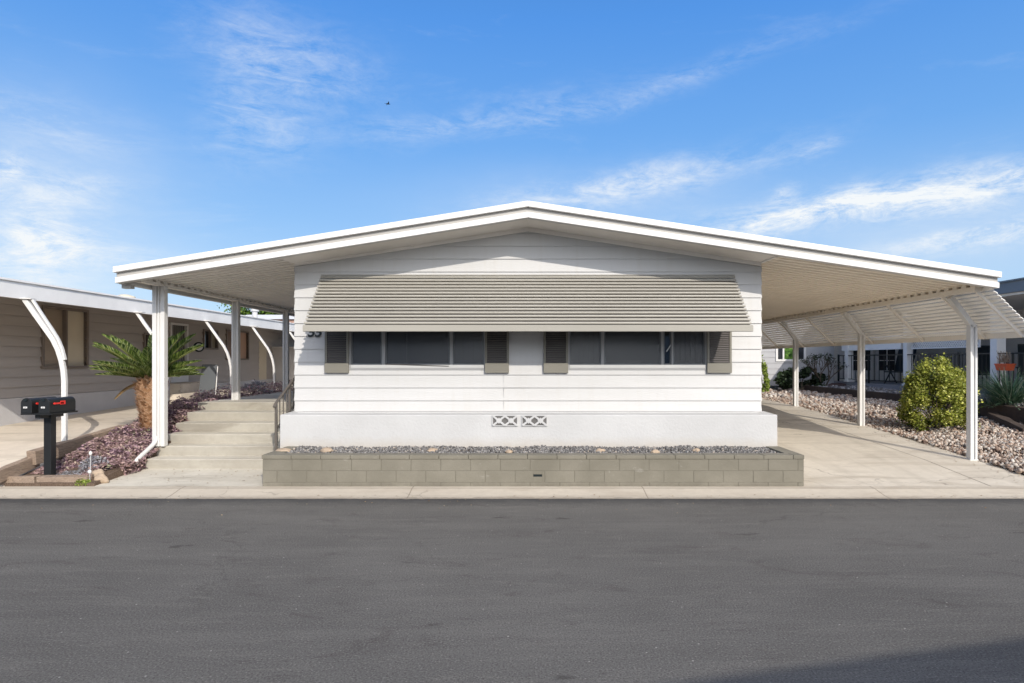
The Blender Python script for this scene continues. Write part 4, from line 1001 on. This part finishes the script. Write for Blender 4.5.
m.build('wall', NSIDE, nb)
m = MB(); m.box(NX-8, NX+.04, 8.55, 29.5, .2, 1.012); m.build('skirt', NSKIRT, nb)
m = MB(); EX = -7.86
m.box(EX-.05, EX, 9.1, 29.5, 2.70, 2.955); m.box(EX-.2, EX+.03, 9.07, 29.5, 2.955, 2.985); m.box(-18, EX-.001, 9.07, 9.1, 2.72, 2.955); fz = m.build('fascia', paint('bright_white_fascia', (.88, .86, .82)), nb)
m = MB(); m.quad((EX-.05, 9.1, 2.735), (EX-.05, 29.5, 2.735), (NX, 29.5, 2.965), (NX, 9.1, 2.965)); m.build('soffit', SOFL, nb)
m = MB(); m.hexa([(EX, 9.08, 2.956), (EX, 29.5, 2.956), (-14, 29.5, 3.5), (-14, 9.08, 3.5), (EX, 9.08, 2.984), (EX, 29.5, 2.984), (-14, 29.5, 3.54), (-14, 9.08, 3.54)]); m.hexa([(-14, 8.3, 3.5), (-14, 29.5, 3.5), (-18.4, 29.5, 2.95), (-18.4, 8.3, 2.95), (-14, 8.3, 3.54), (-14, 29.5, 3.54), (-18.4, 29.5, 2.99), (-18.4, 8.3, 2.99)]); rf = m.build('roof', TRIMW, nb)
m = MB(); m.tube([(-10.5, 24.6, 3.0), (-10.5, 24.6, 3.62)], .10, 12); m.tube([(-10.5, 24.6, 3.62), (-10.5, 24.6, 3.66), (-10.5, 24.6, 3.74)], [.16, .16, .10], 12); m.build('roof_vent_pipe', POSTG, rf)
m = MB(); m.tube([(-9.0, 14.3, 3.1), (-9.0, 14.3, 3.17), (-9.0, 14.3, 3.21)], [.2, .2, .08], 12); m.build('roof_vent', CREAMP, rf)
for i, (a, b, t, bt, k) in enumerate(nwin):
    y0, y1 = YN(a), YN(b); mid = (a+b)/2; z0, z1 = zpx(mid, bt), min(2.84, zpx(mid, t)); m = MB(); f = .05
    for (p, q, r, s) in ((y0-f, y0, z0-f, z1+f), (y1, y1+f, z0-f, z1+f), (y0, y1, z0-f, z0), (y0, y1, z1, z1+f), ((y0+y1)/2-.02, (y0+y1)/2+.02, z0, z1)):
        m.box(NX-.06, NX+.06, p, q, r, s)
    wn = m.build('window', paint('taupe_window_frame', (.20, .165, .14)), nb)
    mats = {'cream': (paint('tan_curtain', (.36, .29, .22)), CREAMP), 'dark': (DGLASS, DGLASS), 'small': (DGLASS, paint('tan_curtain_small', (.30, .27, .2))), 'peach': (paint('brown_curtain', (.22, .14, .10)), PEACH)}[k]
    ym = (y0+y1)/2
    for j, (p, q) in enumerate(((y0, ym-.02), (ym+.02, y1))):
        m = MB(); m.box(NX-.05, NX-.03, p+.001, q-.001, z0+.001, z1-.001); m.build('pane', mats[j], wn)
m = MB(); f = .06
for (p, q, r, s) in ((dY0, dY0+f, dz0, dz1), (dY1-f, dY1, dz0, dz1), (dY0+f, dY1-f, dz1-f, dz1), (dY0+f, dY1-f, dz0, dz0+.35)): m.box(NX-.05, NX+.06, p, q, r, s)
dr = m.build('screen_door', TRIMW, nb)
m = MB(); m.box(NX-.04, NX-.02, dY0+f+.001, dY1-f-.001, dz0+.351, dz1-f-.001); m.build('screen', DARKIN, dr)
m = MB()
for k in range(7): y = dY0+.12+k*(dY1-dY0-.24)/6; m.box(NX-.005, NX+.005, y-.008, y+.008, dz0+.36, dz1-.07)
m.build('door_bars', TRIMB, dr)
m = MB(); m.box(NX-.05, NX+.02, eY0+.001, eY1-.001, 1.0, 2.45); m.build('door', CREAMP, nb)
for i, y in enumerate((9.97, 12.83, 15.58, 18.2, 21.0, 23.8)):
    zb = interp(y, ZN)-.02; zb = max(zb, .4); bx = -7.22; tp = []
    if y > 12: zb = interp(y, ZB)-.05
    pts = [(bx, y, zb), (bx, y, 1.1), (bx, y, 1.42), (bx-.012, y, 1.58), (bx-.045, y, 1.75), (bx-.10, y, 1.92), (bx-.18, y, 2.08), (bx-.28, y, 2.22), (bx-.46, y, 2.47), (bx-.62, y, 2.70)]
    w_ = .036 if i == 0 else .026
    m = MB(); m.sweep(pts, [(-w_, -.026), (-w_, .026), (w_, .026), (w_, -.026)])
    if i == 0: m.sweep([(p[0]+.055+.012*q_, p[1]+.0, p[2]) for q_, p in enumerate(pts[4:])], [(-.016, -.024), (-.016, .024), (.016, .024), (.016, -.024)])
    m.box(bx-.70, bx-.48, y-.06, y+.06, 2.695, 2.712)
    m.build('curved_post', POSTM, nb, bevel=.004)
# porch step by the neighbour's screen door
m = MB(); m.box(NX+.05, -9.0, 16.6, 19.6, .5, .86); m.box(NX+.05, -9.35, 17.2, 19.2, .86, 1.1); tag(m.build('porch_step', CONCN, bevel=.01), 'grey concrete step under the neighbour screen door', 'step')
ck = thing('wall_clock', 'round black-rimmed clock on the grey-tan wall beyond the palm fronds', 'clock', (NX+.02, YN(192.5), zpx(192.5, 347)))
def disc(r0, r1, x0, x1, name, mat, par):
    m = MB(); m.tube([(x0, 0, 0), (x1, 0, 0)], r1, 24); return m.build(name, mat, par)
disc(0, .15, 0, .035, 'rim', BLACK, ck); disc(0, .105, .036, .042, 'clock_face', TRIMW, ck)
ck.rotation_euler = (0, 0, R(-45)); ck.location.x += .16
m = MB(); m.bar((-9.6, 16.45, .62), (-9.95+.05, 16.7, 1.75), .03, .03); tp = m.build('handle', BLACK)
sh = thing('shovel', 'long-handled shovel leaning on the grey-tan wall beside the step', 'shovel'); tp.parent = sh
m = MB(); m.bar((-9.58, 16.43, .50), (-9.62, 16.46, .78), .2, .02); m.build('blade', POSTG, sh)
bd = thing('leaning_board', 'flat grey board leaning with a white slat beside it, under the porch cover', 'board', (-8.6, 17.3, interp(17.3, ZN)))
m = MB(); m.hexa([(-.26, -.15, 0), (.17, -.15, 0), (.17, -.12, 0), (-.26, -.12, 0), (-.26, .10, .98), (.14, .10, .98), (.14, .13, .98), (-.26, .13, .98)]); m.build('board', paint('weathered_grey_board', (.11, .12, .13)), bd)
m = MB(); m.bar((.19, -.10, 0), (.155, .12, .93), .02, .015); m.build('slat', TRIMW, bd)
sd = thing('storage_shed', 'pale grey storage shed standing past the curved posts, at the end of the side yard', 'shed')
m = MB(); siding(m, (-10.0, 25), (-7.75, 25), (0, -1), .8, 2.22, openings=()); m.box(-9.98, -7.77, 25.003, 28, .7, 2.22); siding(m, (-7.75, 25), (-7.75, 28), (1, 0), .8, 2.22); m.build('wall', paint('pale_shed_siding', (.62, .60, .58)), sd)
m = MB(); m.box(-10.0, -7.7, 24.95, 28.1, 2.221, 2.27); m.build('roof', TRIMW, sd)
# something planted behind steps
mound('low_shrub', (-6.55, 15.3, .92), (.5, .4, .28), 900, .05, GREYB, 'low grey-green shrub at the foot of the curved posts beyond the landing', 'shrub', clumps=14, low=.2)

# far home and tree behind
fh = thing('far_home', 'distant low home with a pale layered roof seen over the left neighbour roof', 'house')
m = MB(); m.box(-24, -9, 45.5, 58, .3, 3.85); m.build('wall', paint('far_wall', (.30, .26, .23)), fh)
m = MB(); m.hexa([(-24.5, 44.8, 3.85), (-8.5, 44.8, 3.85), (-8.5, 59, 3.85), (-24.5, 59, 3.85), (-24.5, 44.8, 4.15), (-8.5, 44.8, 4.15), (-8.5, 59, 4.15), (-24.5, 59, 4.15)])
m.hexa([(-20.5, 44.6, 4.6), (-8.0, 44.6, 4.6), (-8.0, 60, 4.6), (-20.5, 60, 4.6), (-20.2, 46, 5.0), (-8, 46, 5.0), (-8, 60, 5.0), (-20.2, 60, 5.0)]); m.build('roof', TRIMW, fh)
m = MB(); m.box(-20.3, -8.1, 44.8, 59.8, 4.16, 4.59); m.build('eave_band', paint('rust_eave', (.36, .22, .17)), fh)
def tree(loc, h_, rad, lab, n=5000, leaf=.28):
    root = thing('tree', lab, 'tree', loc); m = MB()
    m.tube([(0, 0, -.2), (.1, 0, h_*.3), (0, .1, h_*.6)], [.3, .22, .12], 10)
    cs = []
    for i in range(26):
        v = RNG.normal(size=3); v /= np.linalg.norm(v); c = v*np.array(rad)*RNG.uniform(.4, .95); cs.append(c+np.array((0, 0, h_-rad[2])))
        m.tube([(0, .05, h_*.45), tuple(cs[-1]*.6+np.array((0, 0, h_*.2))), tuple(cs[-1])], [.09, .05, .02], 6)
    m.build('trunk', TRUNK, root); cs = np.array(cs); idx = RNG.integers(0, len(cs), n); pos = cs[idx]+RNG.normal(size=(n, 3))*np.array(rad)*.17
    leaves('crown', pos, leaf, TREEL, root)
tree((-25.6, 62, .4), 8.2, (3.3, 2.6, 2.4), 'green leafy tree rising behind the distant pale roof')

# ------------------------------------------------------------------ RIGHT NEIGHBOUR
rn = thing('pale_grey_neighbour_home', 'pale grey home on the right with a columned porch and lattice valance', 'house')
YR = 25.0; PXr = lambda px: (px-528)*YR/640; PZr = lambda py: H+(360-py)*YR/640
wx0, wx1, wz0, wz1 = PXr(777.5), PXr(803.5), PZr(359.3), PZr(345.2)
m = MB(); siding(m, (6.5, YR), (PXr(834), YR), (0, -1), .75, 3.4, pitch=.22, openings=[(wx0-6.5, wx1-6.5, wz0, wz1)]); m.build('end_wall', paint('end_wall_grey_siding', (.40, .40, .41), .05, .1, .6, .08), rn)
m = MB(); siding(m, (PXr(834), YR+.3), (15.5, YR+.3), (0, -1), .75, 3.4, pitch=.22); m.quad((PXr(834), YR, .75), (PXr(834), YR+.3, .75), (PXr(834), YR+.3, 3.4), (PXr(834), YR, 3.4)); m.build('recessed_wall', paint('recess_siding', (.72, .71, .69)), rn)
m = MB(); f = .08
for q in ((wx0-f, wx0, wz0-f, wz1+f), (wx1, wx1+f, wz0-f, wz1+f), (wx0, wx1, wz0-f, wz0), (wx0, wx1, wz1, wz1+f), (PXr(782.3), PXr(783.8), wz0, wz1), (PXr(795), PXr(796.2), wz0, wz1)): m.box(q[0], q[1], YR-.05, YR+.05, q[2], q[3])
wr = m.build('window', TRIMW, rn)
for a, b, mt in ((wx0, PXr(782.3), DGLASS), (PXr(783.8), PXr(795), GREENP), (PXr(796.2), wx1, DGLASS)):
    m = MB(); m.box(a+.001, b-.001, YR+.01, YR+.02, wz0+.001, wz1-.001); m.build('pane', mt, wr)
# French doors on recessed wall
for a, b in ((853, 876), (879, 901)):
    xa, xb = PXr(a), PXr(b); z0, z1 = .95, PZr(346); y = YR+.2; m = MB(); fw = .10
    m.box(xa, xa+fw, y, y+.06, z0, z1); m.box(xb-fw, xb, y, y+.06, z0, z1); m.box(xa+fw, xb-fw, y, y+.06, z0, PZr(370.5)); m.box(xa+fw, xb-fw, y, y+.06, z1-.06, z1)
    xm = (xa+xb)/2; m.box(xm-.015, xm+.015, y-.005, y+.05, PZr(370.5), z1-.06); zm = PZr(360.5); m.box(xa+fw, xm-.015, y-.004, y+.05, zm-.012, zm+.012); m.box(xm+.015, xb-fw, y-.004, y+.05, zm-.012, zm+.012)
    d = m.build('french_door', paint('pale_door_paint', (.80, .80, .80)), rn); m = MB(); m.box(xa+fw+.001, xb-fw-.001, y+.02, y+.03, PZr(370.5)+.001, z1-.061); m.build('pane', DGLASS, d)
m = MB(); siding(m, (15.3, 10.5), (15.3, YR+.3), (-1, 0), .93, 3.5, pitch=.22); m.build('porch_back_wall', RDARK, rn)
m = MB(); m.box(11.95, 15.3, 10.5, YR+.29, .5, .93); m.build('porch_slab', paint('porch_slab_paint', (.28, .28, .29)), rn)
for px, wv in ((849, .22), (908, .20), (998, .24), (1085, .24)):
    y = 640*12.05/(px-528); m = MB(); m.box(12.05-wv/2, 12.05+wv/2, y-wv/2, y+wv/2, .93, 3.3); m.box(12.05-wv/2-.03, 12.05+wv/2+.03, y-wv/2-.03, y+wv/2+.03, .931, 1.0); m.build('column', RSIDE, rn, bevel=.01)
ya, yb = 640*12.05/(905-528), 640*12.05/(862-528)
m = MB(); m.box(12.0, 12.08, ya+.15, yb+1.4, 2.10, 2.62); m.build('porch_beam', RSIDE, rn)
yl0, yl1 = 640*12.05/(980.5-528), 640*12.05/(911.5-528); m = MB()
LZ0, LZ1 = 2.11, 2.56
m.box(12.03, 12.06, yl0, yl1, LZ0-.02, LZ0+.02); m.box(12.03, 12.06, yl0, yl1, LZ1, LZ1+.05); m.box(12.03, 12.06, yl0, yl0+.05, LZ0+.02, LZ1)
y = yl0-.4
while y < yl1:
    for s in (1, -1):
        a, b = (y, LZ0) if s > 0 else (y+(LZ1-LZ0), LZ0); c, d = (y+(LZ1-LZ0), LZ1) if s > 0 else (y, LZ1)
        # clip to range
        pa, pc = a, c
        if min(pa, pc) >= yl0 and max(pa, pc) <= yl1: m.bar((12.035+.006*s, a, b), (12.035+.006*s, c, d), .006, .035, (0, 0, 1))
    y += .10
m.build('lattice_valance', RSIDE, rn)
m = MB(); m.box(11.6, 15.9, 10.0, YR+.3, 3.302, 3.40); m.build('porch_ceiling', RSIDE, rn)
m = MB(); m.box(11.5, 11.6, 9.9, YR, 3.36, 3.62); m.box(11.5, 16, 9.8, 9.9, 3.36, 3.62); m.build('fascia', ROOFG, rn)
m = MB(); m.hexa([(11.45, 9.75, 3.622), (15.5, 9.75, 4.1), (15.5, YR, 4.1), (11.45, YR, 3.622), (11.45, 9.75, 3.66), (15.5, 9.75, 4.14), (15.5, YR, 4.14), (11.45, YR, 3.66)]); m.hexa([(6.3, YR-.3, 3.41), (15.9, YR-.3, 3.41), (15.9, 36, 3.41), (6.3, 36, 3.41), (6.3, YR-.3, 3.5), (15.9, YR-.3, 3.5), (15.9, 36, 4.0), (6.3, 36, 4.0)])
m.build('roof', ROOFG, rn)
# porch railing
rl = thing('porch_railing', 'black metal railing along the edge of the right neighbour porch', 'railing'); RXr = 11.98
ry0, ry1 = 13.0, 640*RXr/(838.5-528)
m = MB(); m.box(RXr-.02, RXr+.02, ry0, ry1, 1.90, 1.935); m.box(RXr-.015, RXr+.015, ry0, ry1, 1.03, 1.055); m.build('rail', BLACK, rl)
m = MB(); y = ry0
while y < ry1-.05: m.box(RXr-.009, RXr+.009, y-.009, y+.009, 1.055, 1.90); y += .155 if y < 19 else .31
m.build('balusters', BLACK, rl)
for y in (ry0, 15.15, 17.8, 20.3, 22.5, ry1): m = MB(); m.box(RXr-.025, RXr+.025, y-.025, y+.025, .90, 1.96); m.build('post', BLACK, rl)
# chairs on the porch
def chair(loc, rz, lab):
    t = thing('patio_chair', lab, 'chair', loc, rz, 'black folding loungers on the porch')
    m = MB(); m.hexa([(-.3, .14, .40), (.3, .14, .40), (.3, .18, .40), (-.3, .18, .40), (-.3, .46, 1.22), (.3, .46, 1.22), (.3, .50, 1.22), (-.3, .50, 1.22)]); m.build('backrest', BLACK, t)
    m = MB(); m.box(-.3, .3, -.42, .14, .39, .43); m.build('seat', BLACK, t)
    m = MB(); m.bar((-.3, .45, 1.22), (.3, .45, 1.22), .05, .05); m.build('headrest', BLACK, t)
    for sx in (-1, 1):
        for a, b in (((sx*.31, -.40, 0), (sx*.31, .15, .6)), ((sx*.31, .35, 0), (sx*.31, -.25, .62))): m = MB(); m.bar(a, b, .03, .03); m.build('leg', BLACK, t)
        m = MB(); m.box(sx*.33-.03, sx*.33+.03, -.35, .25, .61, .64); m.build('armrest', BLACK, t)
chair((13.2, 18.3, .93), R(-35), 'black folding lounger on the porch behind the yellow-green bush')
chair((13.1, 16.6, .93), R(-35), 'black folding lounger between front carport post and wide porch column')
chair((12.9, 22.2, .93), R(-60), 'black folding lounger near the glazed doors, left of the middle porch column')
pt = thing('hanging_planter', 'orange-red planter box with dry stems hung on the black porch railing', 'planter', (RXr-.13, 15.9, 1.49))
m = MB(); m.hexa([(-.09, -.17, 0), (.09, -.17, 0), (.09, .17, 0), (-.09, .17, 0), (-.11, -.2, .14), (.11, -.2, .14), (.11, .2, .14), (-.11, .2, .14)]); m.box(-.12, .12, -.21, .21, .141, .17); m.build('box', ORANGE, pt)
m = MB()
for i in range(50):
    y = random.uniform(-.17, .17); x = random.uniform(-.08, .08); m.tube([(x, y, .2), (x+random.uniform(-.1, .1), y+random.uniform(-.1, .1), random.uniform(.3, .5))], .006, 4)
m.build('stems', TANROCK, pt)
m = MB(); m.box(.10, .14, -.12, -.09, .1, .44); m.box(.10, .14, .09, .12, .1, .44); m.build('hook', BLACK, pt)
# garden hose / tub by the wall
rock((11.35, 23.4, .72), (.42, .2, .2), paint('dark_red_boulder', (.06, .035, .032)), 'long dark boulder at the foot of the grey wall, under the twiggy shrub')
m = MB(); y = 23.6; m.tube([(12.35, y, .62), (12.35, y, 1.42)], .02, 6); gl = m.build('stake_lamp', BLACK); 
gr = thing('path_light', 'slim black path light standing by the grey wall left of the railing', 'garden light'); gl.parent = gr
m = MB(); m.tube([(12.35, y, 1.42), (12.35, y, 1.46), (12.35, y, 1.56)], [.06, .06, .02], 10); m.build('lamp_head', BLACK, gr)

# ------------------------------------------------------------------ home across the street (casts the shadow on the road)
ac = thing('opposite_home', 'white gabled home across the street, behind the viewpoint', 'house')
m = MB(); siding(m, (13.2, -3.4), (4.6, -3.4), (0, 1), .8, 4.2, top=lambda u: 3.9-.13*abs(u-4.3)); m.box(4.6, 13.2, -17, -3.402, .8, 3.3); m.build('wall', WHITE, ac)
m = MB(); m.box(4.55, 13.25, -17, -3.35, -.1, .795); m.build('skirt', STUCCO, ac)
m = MB()
def za(x): return 3.38+.13*(x-2) if x <= 8.9 else 3.38+.13*6.9-.13*(x-8.9)
for a, b in ((2, 8.9), (8.9, 15.8)): m.hexa([(a, -17, za(a)), (b, -17, za(b)), (b, -2.5, za(b)), (a, -2.5, za(a)), (a, -17, za(a)+.02), (b, -17, za(b)+.02), (b, -2.5, za(b)+.02), (a, -2.5, za(a)+.02)]); m.hexa([(a, -2.55, za(a)-.2), (b, -2.55, za(b)-.2), (b, -2.499, za(b)-.2), (a, -2.499, za(a)-.2), (a, -2.55, za(a)), (b, -2.55, za(b)), (b, -2.499, za(b)), (a, -2.499, za(a))])
m.build('roof', TRIMW, ac)
m = MB(); m.box(5.6, 12.2, -3.38, -3.33, 1.5, 2.5); wq = m.build('window', TRIMM, ac); 
for k in range(4): m = MB(); m.box(5.7+k*1.62, 7.2+k*1.62, -3.33, -3.32, 1.56, 2.44); m.build('pane', DGLASS, wq)
for x in (2.15,):
    for y in (-2.8, -6, -9.2): m = MB(); m.box(x-.05, x+.05, y-.05, y+.05, -.03, 3.38); m.build('post', POSTM, ac)
tw = copy_tree(ac); tw.location = (-14.6, -1.7, 0); tag(tw, 'second white gabled home across the street, to the left of the first')
# bird
bd = thing('bird', 'tiny dark bird gliding high in the sky left of the roof peak', 'bird', (-140*60/640, 60, H+256*60/640), R(25))
m = MB()
m.tube([(-.2, 0, 0), (-.1, 0, .01), (.03, 0, .01), (.15, 0, .02), (.22, 0, .015)], [.015, .05, .06, .035, .006], 8); m.tri((-.15, 0, 0), (-.32, -.05, 0), (-.32, .05, 0))
for s in (-1, 1):
    m.quad((.08, 0, .02), (.06, s*.22, .10), (-.02, s*.22, .10), (-.08, 0, .02)); m.quad((.06, s*.22, .10), (-.03, s*.48, .06), (-.07, s*.46, .06), (-.02, s*.22, .10))
m.build('body', BLACK, bd)
